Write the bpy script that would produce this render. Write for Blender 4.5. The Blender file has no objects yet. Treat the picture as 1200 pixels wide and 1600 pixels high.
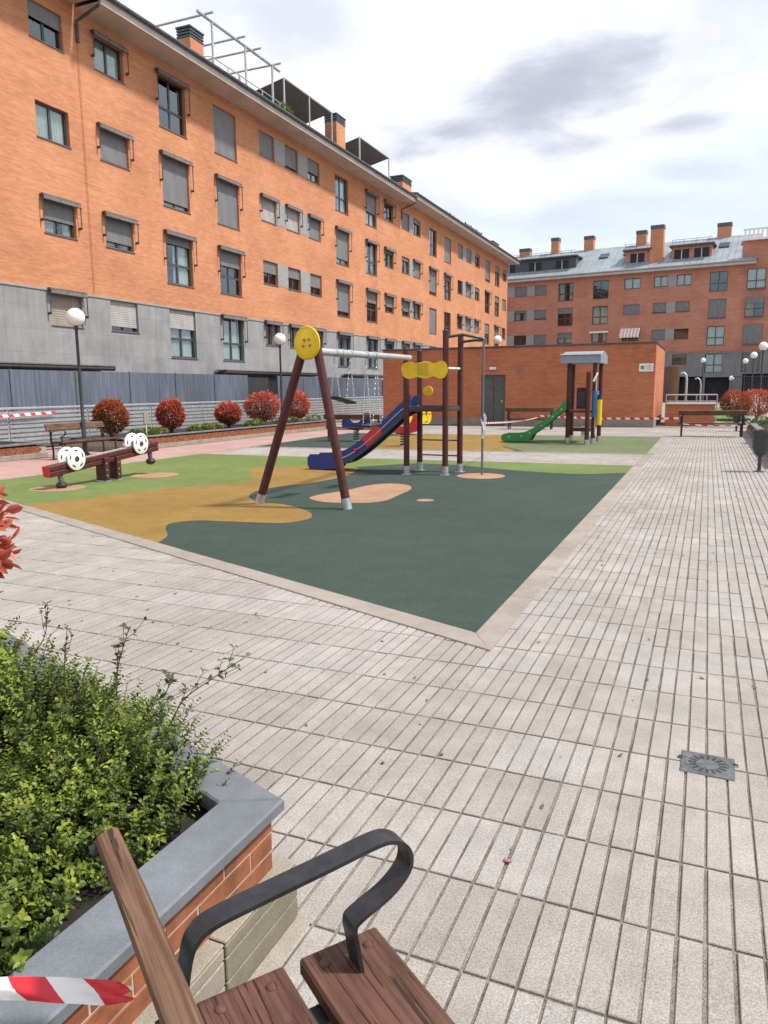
import bpy, bmesh, math, random
import numpy as np
from mathutils import Vector, Matrix, Euler

S = bpy.context.scene
COL = S.collection
R = math.radians
rnd = random.Random(7)

# ------------------------------------------------------------------ camera
CAM_H = 1.62
cd = bpy.data.cameras.new('camera')
cd.sensor_fit = 'VERTICAL'
cd.sensor_height = 36.0
cd.lens = 36.0 * 1165.0 / 1600.0
cd.clip_start = 0.05
cd.clip_end = 2000
cam = bpy.data.objects.new('camera', cd)
COL.objects.link(cam)
cF = Vector((-0.39044954, 0.90621287, -0.16225718))
cR = Vector((0.91890813, 0.39437762, -0.0086109))
cU = Vector((-0.0561873, 0.15246156, 0.98671093))
cam.matrix_world = Matrix(((cR.x, cU.x, -cF.x, 0), (cR.y, cU.y, -cF.y, 0), (cR.z, cU.z, -cF.z, CAM_H), (0, 0, 0, 1)))
S.camera = cam

# ------------------------------------------------------------------ light
SUN_EL, SUN_AZ = R(57), R(14)          # azimuth counted from +X towards +Y
sv = Vector((math.cos(SUN_EL) * math.cos(SUN_AZ), math.cos(SUN_EL) * math.sin(SUN_AZ), math.sin(SUN_EL)))
sl = bpy.data.lights.new('sun', 'SUN')
sl.energy = 3.2
sl.angle = R(5.0)
sl.color = (1.0, 0.95, 0.88)
sun = bpy.data.objects.new('sun', sl)
COL.objects.link(sun)
sun.rotation_euler = sv.to_track_quat('Z', 'Y').to_euler()
sun.location = (30, 10, 60)

W = bpy.data.worlds.new('World')
S.world = W
W.use_nodes = True
nt = W.node_tree
nt.nodes.clear()


def wn(t, **k):
    n = nt.nodes.new(t)
    for a, b in k.items():
        setattr(n, a, b)
    return n


def wmath(op, a, b=None, c=None, clamp=False):
    n = wn('ShaderNodeMath', operation=op, use_clamp=clamp)
    for i, v in enumerate((a, b, c)):
        if v is None:
            continue
        if isinstance(v, (int, float)):
            n.inputs[i].default_value = v
        else:
            nt.links.new(v, n.inputs[i])
    return n.outputs[0]


def wmix(f, a, b):
    n = wn('ShaderNodeMix', data_type='RGBA')
    for i, v in ((0, f), (6, a), (7, b)):
        if isinstance(v, (int, float)):
            n.inputs[i].default_value = v
        elif isinstance(v, tuple):
            n.inputs[i].default_value = v
        else:
            nt.links.new(v, n.inputs[i])
    return n.outputs[2]


sky = wn('ShaderNodeTexSky', sky_type='NISHITA', sun_disc=False)
sky.sun_elevation = SUN_EL
sky.sun_rotation = R(90) - SUN_AZ
sky.air_density = 1.2
sky.dust_density = 1.5
tc = wn('ShaderNodeTexCoord')
sep = wn('ShaderNodeSeparateXYZ')
nt.links.new(tc.outputs['Generated'], sep.inputs[0])
zc = wmath('ADD', wmath('MAXIMUM', sep.outputs[2], 0.0), 0.12)
px_, py_ = wmath('DIVIDE', sep.outputs[0], zc), wmath('DIVIDE', sep.outputs[1], zc)
cmb = wn('ShaderNodeCombineXYZ')
nt.links.new(px_, cmb.inputs[0])
nt.links.new(py_, cmb.inputs[1])


def wnoise(scale, detail, rough, dist=0.0, off=0.0):
    m = wn('ShaderNodeVectorMath', operation='ADD')
    nt.links.new(cmb.outputs[0], m.inputs[0])
    m.inputs[1].default_value = (off, off * 0.7, off * 1.3)
    n = wn('ShaderNodeTexNoise')
    n.inputs['Scale'].default_value = scale
    n.inputs['Detail'].default_value = detail
    n.inputs['Roughness'].default_value = rough
    n.inputs['Distortion'].default_value = dist
    nt.links.new(m.outputs[0], n.inputs['Vector'])
    return n.outputs[0]


def wramp(v, a, b):
    n = wn('ShaderNodeMapRange', interpolation_type='SMOOTHSTEP')
    nt.links.new(v, n.inputs[0])
    n.inputs[1].default_value = a
    n.inputs[2].default_value = b
    return n.outputs[0]


n1 = wnoise(0.9, 7, 0.58, 0.3, 3.1)
n2 = wnoise(2.6, 6, 0.6, 0.2, 11.4)
n3 = wnoise(0.45, 3, 0.5, 0.0, 7.7)
# grey cloud banks that hang over the far roofs
grey = None
# x, y of the centre in the cloud plane, half-length vector, half-width, depth of the grey
BANKS = [(-0.449, 2.071, 0.33, -0.143, 0.22, 0.95), (-0.715, 2.138, 0.26, 0.02, 0.17, 0.9), (-0.341, 2.362, 0.2, -0.011, 0.15, 0.75),
         (-0.116, 2.333, 0.19, 0.003, 0.09, 0.8), (-0.088, 2.659, 0.25, 0.055, 0.15, 0.6), (-0.834, 1.516, 0.14, 0.2, 0.2, 0.5),
         (-0.45, 3.0, 0.75, 0.2, 0.33, 0.55), (-0.95, 2.75, 0.5, 0.1, 0.4, 0.42), (0.1, 1.72, 0.16, 0.02, 0.1, 0.35)]
for (bx_, by_, vx_, vy_, asp, dep) in BANKS:
    v = Vector((vx_, vy_))
    ln = v.length
    ex = v / ln
    mid = Vector((bx_, by_))
    dx = wmath('SUBTRACT', px_, mid.x)
    dy = wmath('SUBTRACT', py_, mid.y)
    uu = wmath('DIVIDE', wmath('ADD', wmath('MULTIPLY', dx, ex.x), wmath('MULTIPLY', dy, ex.y)), ln)
    vv = wmath('DIVIDE', wmath('SUBTRACT', wmath('MULTIPLY', dy, ex.x), wmath('MULTIPLY', dx, ex.y)), asp)
    rr = wmath('SQRT', wmath('ADD', wmath('MULTIPLY', uu, uu), wmath('MULTIPLY', vv, vv)))
    # noisy edge
    rr = wmath('ADD', rr, wmath('MULTIPLY', wmath('SUBTRACT', n2, 0.5), 3.0))
    g = wmath('MULTIPLY', wramp(rr, 1.35, -0.15), dep)
    grey = g if grey is None else wmath('MAXIMUM', grey, g)
grey2 = wmath('MULTIPLY', wramp(n1, 0.40, 0.72), 0.62)
grey = wmath('MAXIMUM', grey, grey2)
cover = wmath('MAXIMUM', wramp(n3, 0.32, 0.6), grey)
cover = wmath('MAXIMUM', cover, 0.3)
white = (6.7, 6.95, 7.3, 1)
greyc = (3.3, 3.42, 4.15, 1)
cloud = wmix(grey, white, greyc)
blue = wmix(0.72, sky.outputs[0], (5.4, 6.0, 7.1, 1))
final = wmix(cover, blue, cloud)
bg = wn('ShaderNodeBackground')
bg.inputs[1].default_value = 0.102
nt.links.new(final, bg.inputs[0])
wo = wn('ShaderNodeOutputWorld')
nt.links.new(bg.outputs[0], wo.inputs[0])

vs = S.view_settings
vs.view_transform = 'Standard'
vs.look = 'None'
vs.gamma = 1
vs.use_curve_mapping = False
vs.exposure = 0.70
S.cycles.max_bounces = 6
S.cycles.diffuse_bounces = 3
S.cycles.glossy_bounces = 3
S.cycles.transparent_max_bounces = 8
S.cycles.caustics_reflective = False
S.cycles.caustics_refractive = False

# ------------------------------------------------------------------ materials
MATS = {}


class NT:
    """small helper round one material node tree"""

    def __init__(self, name):
        m = bpy.data.materials.new(name)
        m.use_nodes = True
        self.m = m
        self.t = m.node_tree
        self.b = self.t.nodes['Principled BSDF']
        MATS[name] = m

    def n(self, t, **k):
        x = self.t.nodes.new(t)
        for a, b in k.items():
            setattr(x, a, b)
        return x

    def put(self, v, sock):
        if isinstance(v, (int, float)):
            sock.default_value = v
        elif isinstance(v, tuple):
            sock.default_value = v if len(v) == len(sock.default_value) else (v + (1,))[:len(sock.default_value)]
        else:
            self.t.links.new(v, sock)

    def math(self, op, a, b=None, c=None, clamp=False):
        x = self.n('ShaderNodeMath', operation=op, use_clamp=clamp)
        for i, v in enumerate((a, b, c)):
            if v is not None:
                self.put(v, x.inputs[i])
        return x.outputs[0]

    def mix(self, f, a, b, mode='MIX'):
        x = self.n('ShaderNodeMix', data_type='RGBA', blend_type=mode)
        self.put(f, x.inputs[0])
        self.put(a, x.inputs[6])
        self.put(b, x.inputs[7])
        return x.outputs[2]

    def ramp(self, v, a, b, c=0.0, d=1.0):
        x = self.n('ShaderNodeMapRange', interpolation_type='SMOOTHSTEP')
        self.put(v, x.inputs[0])
        for i, q in ((1, a), (2, b), (3, c), (4, d)):
            x.inputs[i].default_value = q
        return x.outputs[0]

    def pos(self):
        return self.n('ShaderNodeNewGeometry').outputs['Position']

    def obj(self):
        return self.n('ShaderNodeTexCoord').outputs['Object']

    def scaled(self, v, sc):
        x = self.n('ShaderNodeVectorMath', operation='MULTIPLY')
        self.put(v, x.inputs[0])
        x.inputs[1].default_value = sc
        return x.outputs[0]

    def noise(self, v, scale, detail=4, rough=0.55, dist=0.0):
        x = self.n('ShaderNodeTexNoise')
        self.put(v, x.inputs['Vector'])
        x.inputs['Scale'].default_value = scale
        x.inputs['Detail'].default_value = detail
        x.inputs['Roughness'].default_value = rough
        x.inputs['Distortion'].default_value = dist
        return x.outputs[0]

    def sepxyz(self, v):
        x = self.n('ShaderNodeSeparateXYZ')
        self.put(v, x.inputs[0])
        return x.outputs

    def comb(self, a, b, c=0.0):
        x = self.n('ShaderNodeCombineXYZ')
        for i, v in enumerate((a, b, c)):
            self.put(v, x.inputs[i])
        return x.outputs[0]

    def white(self, v):
        x = self.n('ShaderNodeTexWhiteNoise', noise_dimensions='3D')
        self.put(v, x.inputs['Vector'])
        return x.outputs[0]

    def bump(self, h, strength=0.3, dist=0.01):
        x = self.n('ShaderNodeBump')
        x.inputs['Strength'].default_value = strength
        x.inputs['Distance'].default_value = dist
        self.put(h, x.inputs['Height'])
        self.t.links.new(x.outputs[0], self.b.inputs['Normal'])

    def col(self, c):
        self.put(c, self.b.inputs['Base Color'])

    def rough(self, v):
        self.put(v, self.b.inputs['Roughness'])

    def metal(self, v):
        self.b.inputs['Metallic'].default_value = v


def plain(name, c, rough=0.6, metal=0.0, var=0.15, scale=6.0, spec=0.5, bump=0.0, bscale=80.0, coords='obj'):
    k = NT(name)
    v = k.obj() if coords == 'obj' else k.pos()
    n = k.noise(v, scale, 5, 0.6)
    f = k.ramp(n, 0.3, 0.7, 1 - var, 1 + var)
    cc = k.mix(1.0, c + (1,), k.comb(f, f, f), 'MULTIPLY')
    k.col(cc)
    k.rough(k.ramp(k.noise(v, scale * 3, 3), 0.3, 0.7, max(rough - 0.1, 0.02), min(rough + 0.1, 1)))
    k.metal(metal)
    k.b.inputs['Specular IOR Level'].default_value = spec
    if bump:
        k.bump(k.noise(v, bscale, 4), bump, 0.005)
    return k.m


def mat_brick(name, c1, c2, mortar, bw=0.25, bh=0.055, ms=0.006):
    k = NT(name)
    v = k.obj()
    x, y, z = k.sepxyz(v)[:3]
    vec = k.comb(k.math('ADD', x, k.math('MULTIPLY', y, 1.0)), z)
    b = k.n('ShaderNodeTexBrick')
    k.put(vec, b.inputs['Vector'])
    b.inputs['Color1'].default_value = c1 + (1,)
    b.inputs['Color2'].default_value = c2 + (1,)
    b.inputs['Mortar'].default_value = mortar + (1,)
    b.inputs['Scale'].default_value = 1.0
    b.inputs['Mortar Size'].default_value = ms
    b.inputs['Mortar Smooth'].default_value = 0.4
    b.inputs['Brick Width'].default_value = bw
    b.inputs['Row Height'].default_value = bh
    n = k.noise(k.comb(x, z, y), 0.45, 6, 0.62)
    row = k.math('FLOOR', k.math('DIVIDE', z, bh))
    xs = k.math('ADD', k.math('DIVIDE', k.math('ADD', x, y), bw), k.math('MULTIPLY', k.math('MODULO', row, 2.0), 0.5))
    w1 = k.white(k.comb(k.math('FLOOR', xs), row, 1.0))
    w2 = k.white(k.comb(0.0, row, 5.0))
    w3 = k.white(k.comb(k.math('FLOOR', k.math('DIVIDE', xs, 5.0)), k.math('FLOOR', k.math('DIVIDE', row, 3.0)), 8.0))
    f = k.math('ADD', k.ramp(n, 0.3, 0.7, 0.90, 1.08), k.math('ADD', k.ramp(w1, 0, 1, -0.06, 0.06), k.math('ADD', k.ramp(w2, 0, 1, -0.03, 0.03), k.ramp(w3, 0, 1, -0.022, 0.022))))
    c = k.mix(1.0, b.outputs[0], k.comb(f, k.math('POWER', f, 1.25), k.math('POWER', f, 1.4)), 'MULTIPLY')
    k.col(c)
    k.rough(0.85)
    k.b.inputs['Specular IOR Level'].default_value = 0.25
    k.bump(b.outputs['Fac'], -0.25, 0.006)
    return k.m


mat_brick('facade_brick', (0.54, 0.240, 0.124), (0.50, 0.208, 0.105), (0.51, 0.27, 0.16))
mat_brick('shaded_brick', (0.49, 0.168, 0.082), (0.43, 0.14, 0.07), (0.42, 0.20, 0.12))  # facade brick again, darker and redder: shade mixed into the colour
mat_brick('hazy_far_brick', (0.49, 0.215, 0.145), (0.44, 0.185, 0.125), (0.42, 0.22, 0.165))  # greyer, bluer brick: distance haze put into the base colour


def mat_panel_stone(name, c, pw, ph):
    k = NT(name)
    v = k.obj()
    x, y, z = k.sepxyz(v)[:3]
    b = k.n('ShaderNodeTexBrick')
    b.offset = 0.5
    k.put(k.comb(x, z), b.inputs['Vector'])
    b.inputs['Color1'].default_value = tuple(q * 1.04 for q in c) + (1,)
    b.inputs['Color2'].default_value = tuple(q * 0.95 for q in c) + (1,)
    b.inputs['Mortar'].default_value = tuple(q * 0.72 for q in c) + (1,)
    b.inputs['Mortar Size'].default_value = 0.006
    b.inputs['Brick Width'].default_value = pw
    b.inputs['Row Height'].default_value = ph
    b.inputs['Scale'].default_value = 1
    n = k.noise(v, 0.9, 7, 0.65, 0.4)
    st = k.noise(k.comb(k.math('MULTIPLY', x, 3.0), k.math('MULTIPLY', z, 0.35)), 1.4, 5, 0.6)
    f = k.math('MULTIPLY', k.ramp(n, 0.25, 0.75, 0.82, 1.12), k.ramp(st, 0.3, 0.65, 0.88, 1.05))
    k.col(k.mix(1.0, b.outputs[0], k.comb(f, f, f), 'MULTIPLY'))
    k.rough(0.75)
    return k.m


mat_panel_stone('grey_stone', (0.272, 0.273, 0.275), 1.6, 0.72)
mat_panel_stone('dark_grey_stone', (0.20, 0.205, 0.21), 1.6, 0.72)
plain('panel_grey', (0.29, 0.285, 0.28), 0.6, var=0.12)
plain('soffit', (0.52, 0.43, 0.38), 0.8, var=0.12, scale=1.2)
plain('fascia', (0.50, 0.47, 0.43), 0.7, var=0.12, scale=1.5)
plain('gutter_metal', (0.09, 0.095, 0.11), 0.45, 0.5, var=0.25)
plain('roof_tile', (0.13, 0.12, 0.12), 0.7, var=0.2)
plain('frame_dark', (0.055, 0.06, 0.07), 0.4, 0.0, var=0.15)
plain('frame_grey', (0.12, 0.13, 0.14), 0.4, 0.0, var=0.15)
plain('awning_metal', (0.085, 0.075, 0.08), 0.5, 0.2, var=0.2)
plain('awning_cloth', (0.17, 0.155, 0.15), 0.85, var=0.2)
plain('curtain', (0.78, 0.77, 0.73), 0.9, var=0.1)
plain('interior_dark', (0.03, 0.03, 0.034), 0.9, var=0.3)
def mat_screen():
    k = NT('screen_blue')
    v = k.obj()
    n = k.noise(k.scaled(v, (1, 7.0, 0.35)), 1.6, 5, 0.65)
    n2 = k.noise(k.scaled(v, (1, 0.6, 0.2)), 1.0, 3)
    f = k.math('MULTIPLY', k.ramp(n, 0.3, 0.7, 0.72, 1.25), k.ramp(n2, 0.3, 0.7, 0.8, 1.15))
    k.col(k.mix(1.0, (0.115, 0.135, 0.175, 1), k.comb(f, f, f), 'MULTIPLY'))
    k.rough(0.5)


mat_screen()
plain('screen_white', (0.55, 0.56, 0.56), 0.6, var=0.15)
plain('galvanised', (0.50, 0.52, 0.54), 0.38, 0.75, var=0.15, scale=12)
plain('pale_metal', (0.46, 0.47, 0.48), 0.4, 0.45, var=0.12)
plain('black_steel', (0.022, 0.023, 0.026), 0.38, 0.1, var=0.3, scale=30, bump=0.15, bscale=300)
plain('dark_paint', (0.045, 0.05, 0.055), 0.45, 0.1, var=0.25, scale=9)
plain('lamp_globe', (0.86, 0.83, 0.77), 0.25, 0.0, var=0.06, scale=5)
plain('maroon_wood', (0.070, 0.0115, 0.0095), 0.55, var=0.35, scale=14, bump=0.15, bscale=60)
plain('yellow_plastic', (0.80, 0.52, 0.008), 0.38, var=0.08)
plain('yellow_edge', (0.58, 0.38, 0.01), 0.5, var=0.08)
plain('blue_plastic', (0.012, 0.036, 0.20), 0.4, var=0.12)
plain('sky_blue_plastic', (0.03, 0.22, 0.52), 0.35, var=0.1)
plain('red_plastic', (0.52, 0.02, 0.025), 0.35, var=0.1)
plain('green_plastic', (0.025, 0.22, 0.05), 0.35, var=0.12)
plain('white_plastic', (0.80, 0.80, 0.78), 0.4, var=0.06)
plain('black_plastic', (0.02, 0.02, 0.02), 0.5, var=0.2)
plain('roof_grey_plastic', (0.22, 0.24, 0.285), 0.45, var=0.1)
plain('zinc_roof', (0.27, 0.30, 0.325), 0.5, 0.1, var=0.15, scale=0.8)
plain('white_paint', (0.78, 0.77, 0.74), 0.55, var=0.08)
plain('drain_metal', (0.105, 0.11, 0.11), 0.5, 0.2, var=0.3, scale=30)
plain('door_grey', (0.085, 0.095, 0.09), 0.45, 0.1, var=0.15)
plain('soil', (0.016, 0.012, 0.009), 0.95, var=0.5, scale=25, bump=0.9, bscale=40)
plain('brick_piece', (0.235, 0.078, 0.034), 0.85, var=0.35, scale=9, bump=0.35, bscale=120, coords='pos')
plain('mortar', (0.40, 0.33, 0.26), 0.9, var=0.2, scale=20, bump=0.3)
plain('sign_green', (0.08, 0.27, 0.22), 0.5)
plain('sign_pink', (0.62, 0.36, 0.33), 0.5)
plain('petal_pink', (0.36, 0.14, 0.125), 0.7)
plain('dry_leaf', (0.12, 0.075, 0.04), 0.8, var=0.4)
plain('bark', (0.085, 0.06, 0.045), 0.85, var=0.3, scale=30, bump=0.4)
plain('twig', (0.075, 0.052, 0.035), 0.8, var=0.3, scale=30)
plain('hill_lawn', (0.085, 0.16, 0.035), 0.9, var=0.3, scale=3)
plain('bulb_dark', (0.25, 0.15, 0.10), 0.5)


def mat_glass(name, tint):
    k = NT(name)
    t = k.t
    gl = k.n('ShaderNodeBsdfGlossy')
    gl.inputs['Roughness'].default_value = 0.03
    gl.inputs['Color'].default_value = (0.85, 0.9, 0.95, 1)
    tr = k.n('ShaderNodeBsdfTransparent')
    tr.inputs['Color'].default_value = tint + (1,)
    lw = k.n('ShaderNodeLayerWeight')
    f = k.math('ADD', k.math('MULTIPLY', k.math('POWER', lw.outputs['Facing'], 3.5), 0.85), 0.09, clamp=True)
    mx = k.n('ShaderNodeMixShader')
    t.links.new(f, mx.inputs[0])
    t.links.new(tr.outputs[0], mx.inputs[1])
    t.links.new(gl.outputs[0], mx.inputs[2])
    t.links.new(mx.outputs[0], t.nodes['Material Output'].inputs['Surface'])
    return k.m


mat_glass('window_glass', (0.80, 0.86, 0.86))


def mat_shutter(name, c):
    k = NT(name)
    v = k.obj()
    n = k.noise(k.scaled(v, (2.5, 2.5, 0.7)), 2.0, 5)
    f = k.ramp(n, 0.3, 0.7, 0.86, 1.1)
    k.col(k.mix(1.0, c + (1,), k.comb(f, f, f), 'MULTIPLY'))
    k.rough(0.5)
    return k.m


mat_shutter('shutter_grey', (0.165, 0.165, 0.172))
mat_shutter('shutter_beige', (0.30, 0.25, 0.20))
mat_shutter('shutter_pale', (0.36, 0.345, 0.33))


def mat_paver():
    k = NT('paver_stone')
    p = k.pos()
    x, y, z = k.sepxyz(p)[:3]
    cell = k.comb(k.math('FLOOR', k.math('DIVIDE', k.math('ADD', x, 0.391), 0.0791)), k.math('FLOOR', k.math('DIVIDE', k.math('SUBTRACT', y, 2.935), 0.38)), 3.0)
    w1 = k.white(cell)
    slab = k.comb(k.math('FLOOR', k.math('DIVIDE', k.math('ADD', x, 0.391), 0.3955)), k.math('FLOOR', k.math('DIVIDE', k.math('SUBTRACT', y, 2.935), 0.38)), 9.0)
    w2 = k.white(slab)
    big = k.noise(p, 0.55, 6, 0.6)
    mid = k.noise(p, 5.0, 6, 0.7)
    fine = k.noise(p, 150, 3, 0.75)
    grit = k.noise(p, 260, 2, 0.6)
    f = k.math('ADD', k.ramp(w1, 0, 1, 0.95, 1.04), k.ramp(w2, 0, 1, -0.055, 0.05))
    f = k.math('MULTIPLY', f, k.ramp(big, 0.3, 0.7, 0.88, 1.1))
    f = k.math('MULTIPLY', f, k.ramp(mid, 0.25, 0.75, 0.86, 1.1))
    f = k.math('MULTIPLY', f, k.ramp(fine, 0.34, 0.66, 0.74, 1.24))
    f = k.math('MULTIPLY', f, k.ramp(grit, 0.58, 0.66, 1.0, 0.64))
    tone = k.mix(k.ramp(k.math('ADD', k.math('MULTIPLY', w2, 0.5), k.math('MULTIPLY', big, 0.6)), 0.3, 0.85), (0.322, 0.292, 0.264, 1), (0.316, 0.292, 0.277, 1))
    c = k.mix(1.0, tone, k.comb(f, f, f), 'MULTIPLY')
    # a few dark spots of dirt and old gum
    vo = k.n('ShaderNodeTexVoronoi')
    vo.inputs['Scale'].default_value = 2.1
    k.put(p, vo.inputs['Vector'])
    spot = k.ramp(k.math('ADD', vo.outputs['Distance'], k.math('MULTIPLY', mid, 0.05)), 0.050, 0.066, 1.0, 0.0)
    pick = k.math('GREATER_THAN', k.white(vo.outputs['Position']), 0.72)
    c = k.mix(k.math('MULTIPLY', k.math('MULTIPLY', spot, pick), 0.55), c, (0.07, 0.06, 0.052, 1))
    k.col(c)
    k.rough(k.ramp(fine, 0.3, 0.7, 0.72, 0.9))
    k.b.inputs['Specular IOR Level'].default_value = 0.3
    k.bump(k.math('ADD', fine, k.math('MULTIPLY', grit, 0.7)), 0.35, 0.002)


mat_paver()


def mat_simple_pos(name, c, fine=200, lo=0.85, hi=1.12, big=0.6, rough=0.85, bump=0.3, bd=0.002, speck=None, mid=(0.88, 1.1)):
    k = NT(name)
    p = k.pos()
    f = k.ramp(k.noise(p, fine, 3, 0.7), 0.3, 0.7, lo, hi)
    f = k.math('MULTIPLY', f, k.ramp(k.noise(p, big, 6, 0.6), 0.3, 0.7, 0.88, 1.1))
    f = k.math('MULTIPLY', f, k.ramp(k.noise(p, 3.5, 6, 0.7), 0.3, 0.7, mid[0], mid[1]))
    cc = k.mix(1.0, c + (1,), k.comb(f, f, f), 'MULTIPLY')
    if speck:
        cc = k.mix(k.ramp(k.noise(p, 330, 2, 0.5), 0.60, 0.70), cc, speck + (1,))
    k.col(cc)
    k.rough(rough)
    k.b.inputs['Specular IOR Level'].default_value = 0.3
    if bump:
        k.bump(k.noise(p, fine, 3, 0.7), bump, bd)


mat_simple_pos('joint_sand', (0.21, 0.182, 0.15), 150, 0.5, 1.4, 1.2, 0.9, 0.7, 0.004, None, (0.5, 1.3))
mat_simple_pos('kerb_stone', (0.275, 0.24, 0.205), 240, 0.92, 1.07)
mat_simple_pos('ground_concrete', (0.30, 0.275, 0.25), 60, 0.9, 1.08)
mat_simple_pos('coping_stone', (0.155, 0.170, 0.187), 160, 0.88, 1.1, 2.2, 0.55, 0.3, 0.002, None, (0.82, 1.12))
mat_simple_pos('plinth_stone', (0.195, 0.175, 0.125), 140, 0.8, 1.15, 4.0)
mat_simple_pos('plinth_pale', (0.28, 0.25, 0.20), 140, 0.8, 1.15, 4.0)
mat_simple_pos('rubber_dark_green', (0.033, 0.050, 0.0415), 200, 0.35, 1.7, 0.5, 0.95, 0.8, 0.003, (0.085, 0.11, 0.095))
mat_simple_pos('rubber_green', (0.125, 0.168, 0.048), 230, 0.6, 1.4, 0.5, 0.95, 0.8, 0.003)
mat_simple_pos('rubber_ochre', (0.225, 0.138, 0.036), 230, 0.6, 1.4, 0.5, 0.95, 0.8, 0.003)
mat_simple_pos('rubber_peach', (0.335, 0.20, 0.125), 230, 0.6, 1.4, 0.5, 0.95, 0.8, 0.003)
mat_simple_pos('rubber_sage', (0.12, 0.142, 0.07), 230, 0.6, 1.4, 0.5, 0.95, 0.8, 0.003)


def mat_grid_tiles(name, c, tw, th, joint=0.06):
    k = NT(name)
    p = k.pos()
    x, y, z = k.sepxyz(p)[:3]
    b = k.n('ShaderNodeTexBrick')
    b.offset = 0.0
    k.put(k.comb(x, y), b.inputs['Vector'])
    b.inputs['Color1'].default_value = tuple(q * 1.05 for q in c) + (1,)
    b.inputs['Color2'].default_value = tuple(q * 0.93 for q in c) + (1,)
    b.inputs['Mortar'].default_value = tuple(q * 0.6 for q in c) + (1,)
    b.inputs['Mortar Size'].default_value = joint
    b.inputs['Brick Width'].default_value = tw
    b.inputs['Row Height'].default_value = th
    b.inputs['Scale'].default_value = 1
    f = k.ramp(k.noise(p, 0.7, 6, 0.6), 0.3, 0.7, 0.87, 1.1)
    k.col(k.mix(1.0, b.outputs[0], k.comb(f, f, f), 'MULTIPLY'))
    k.rough(0.85)


mat_grid_tiles('pink_tile', (0.40, 0.25, 0.225), 0.2, 0.2, 0.008)
mat_grid_tiles('far_paver', (0.29, 0.265, 0.24), 0.0791, 0.38, 0.006)


def mat_wood(name, c_light, c_dark, axis='x'):
    k = NT(name)
    v = k.obj()
    sc = (1.2, 26, 26)
    g = k.noise(k.scaled(v, sc), 2.2, 7, 0.62, 0.35)
    g2 = k.noise(k.scaled(v, (2.0, 85, 85)), 2.0, 4, 0.6, 0.2)
    big = k.noise(v, 4, 4)
    f = k.math('ADD', k.math('MULTIPLY', g, 0.7), k.math('MULTIPLY', g2, 0.3))
    c = k.mix(k.ramp(f, 0.38, 0.60), c_dark + (1,), c_light + (1,))
    crack = k.ramp(k.noise(k.scaled(v, (1.5, 40, 40)), 2.0, 4, 0.55, 0.5), 0.345, 0.39, 1.0, 0.0)
    c = k.mix(k.math('MULTIPLY', crack, 0.8), c, (0.018, 0.009, 0.006, 1))
    m = k.ramp(big, 0.3, 0.7, 0.8, 1.18)
    c = k.mix(1.0, c, k.comb(m, m, m), 'MULTIPLY')
    k.col(c)
    k.rough(k.ramp(g, 0.3, 0.7, 0.6, 0.8))
    k.b.inputs['Specular IOR Level'].default_value = 0.3
    k.bump(k.math('SUBTRACT', f, k.math('MULTIPLY', crack, 1.2)), 0.8, 0.005)


mat_wood('bench_wood', (0.122, 0.056, 0.038), (0.072, 0.031, 0.021))
mat_wood('bench_wood_worn', (0.165, 0.092, 0.055), (0.085, 0.043, 0.025))


def mat_foliage(name, ca, cb, cc_, trans=0.25, rough=0.45):
    """colour from the leaf's own tint attribute: young to old leaves"""
    k = NT(name)
    a = k.n('ShaderNodeAttribute')
    a.attribute_name = 'tint'
    r = k.n('ShaderNodeValToRGB')
    k.put(a.outputs['Fac'], r.inputs[0])
    e = r.color_ramp.elements
    e[0].color = ca + (1,)
    e[1].color = cc_ + (1,)
    m = e.new(0.5)
    m.color = cb + (1,)
    k.col(r.outputs[0])
    k.rough(rough)
    k.b.inputs['Specular IOR Level'].default_value = 0.4
    tl = k.n('ShaderNodeBsdfTranslucent')
    k.t.links.new(r.outputs[0], tl.inputs[0])
    mx = k.n('ShaderNodeMixShader')
    mx.inputs[0].default_value = trans
    k.t.links.new(k.b.outputs[0], mx.inputs[1])
    k.t.links.new(tl.outputs[0], mx.inputs[2])
    k.t.links.new(mx.outputs[0], k.t.nodes['Material Output'].inputs['Surface'])


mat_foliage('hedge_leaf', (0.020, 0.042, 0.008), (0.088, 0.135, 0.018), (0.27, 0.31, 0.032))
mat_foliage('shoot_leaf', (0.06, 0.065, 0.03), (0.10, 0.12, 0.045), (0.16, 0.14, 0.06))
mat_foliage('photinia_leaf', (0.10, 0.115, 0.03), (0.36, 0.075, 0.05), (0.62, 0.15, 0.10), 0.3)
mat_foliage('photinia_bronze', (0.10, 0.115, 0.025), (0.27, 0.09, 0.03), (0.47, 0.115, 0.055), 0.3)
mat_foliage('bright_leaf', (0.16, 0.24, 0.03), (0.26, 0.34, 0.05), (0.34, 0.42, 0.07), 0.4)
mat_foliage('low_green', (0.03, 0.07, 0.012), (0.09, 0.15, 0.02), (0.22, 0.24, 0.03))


def mat_tape(name, pitch, slant=0.6):
    """red and white printed stripes along local x"""
    k = NT(name)
    v = k.obj()
    x, y, z = k.sepxyz(v)[:3]
    s = k.math('FRACT', k.math('DIVIDE', k.math('ADD', x, k.math('MULTIPLY', z, slant)), pitch))
    f = k.math('GREATER_THAN', s, 0.5)
    k.col(k.mix(f, (0.82, 0.79, 0.74, 1), (0.62, 0.018, 0.03, 1)))
    k.rough(0.35)
    return k.m


mat_tape('tape_print', 0.125, 1.1)
mat_tape('tape_print_far', 0.36)

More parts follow.
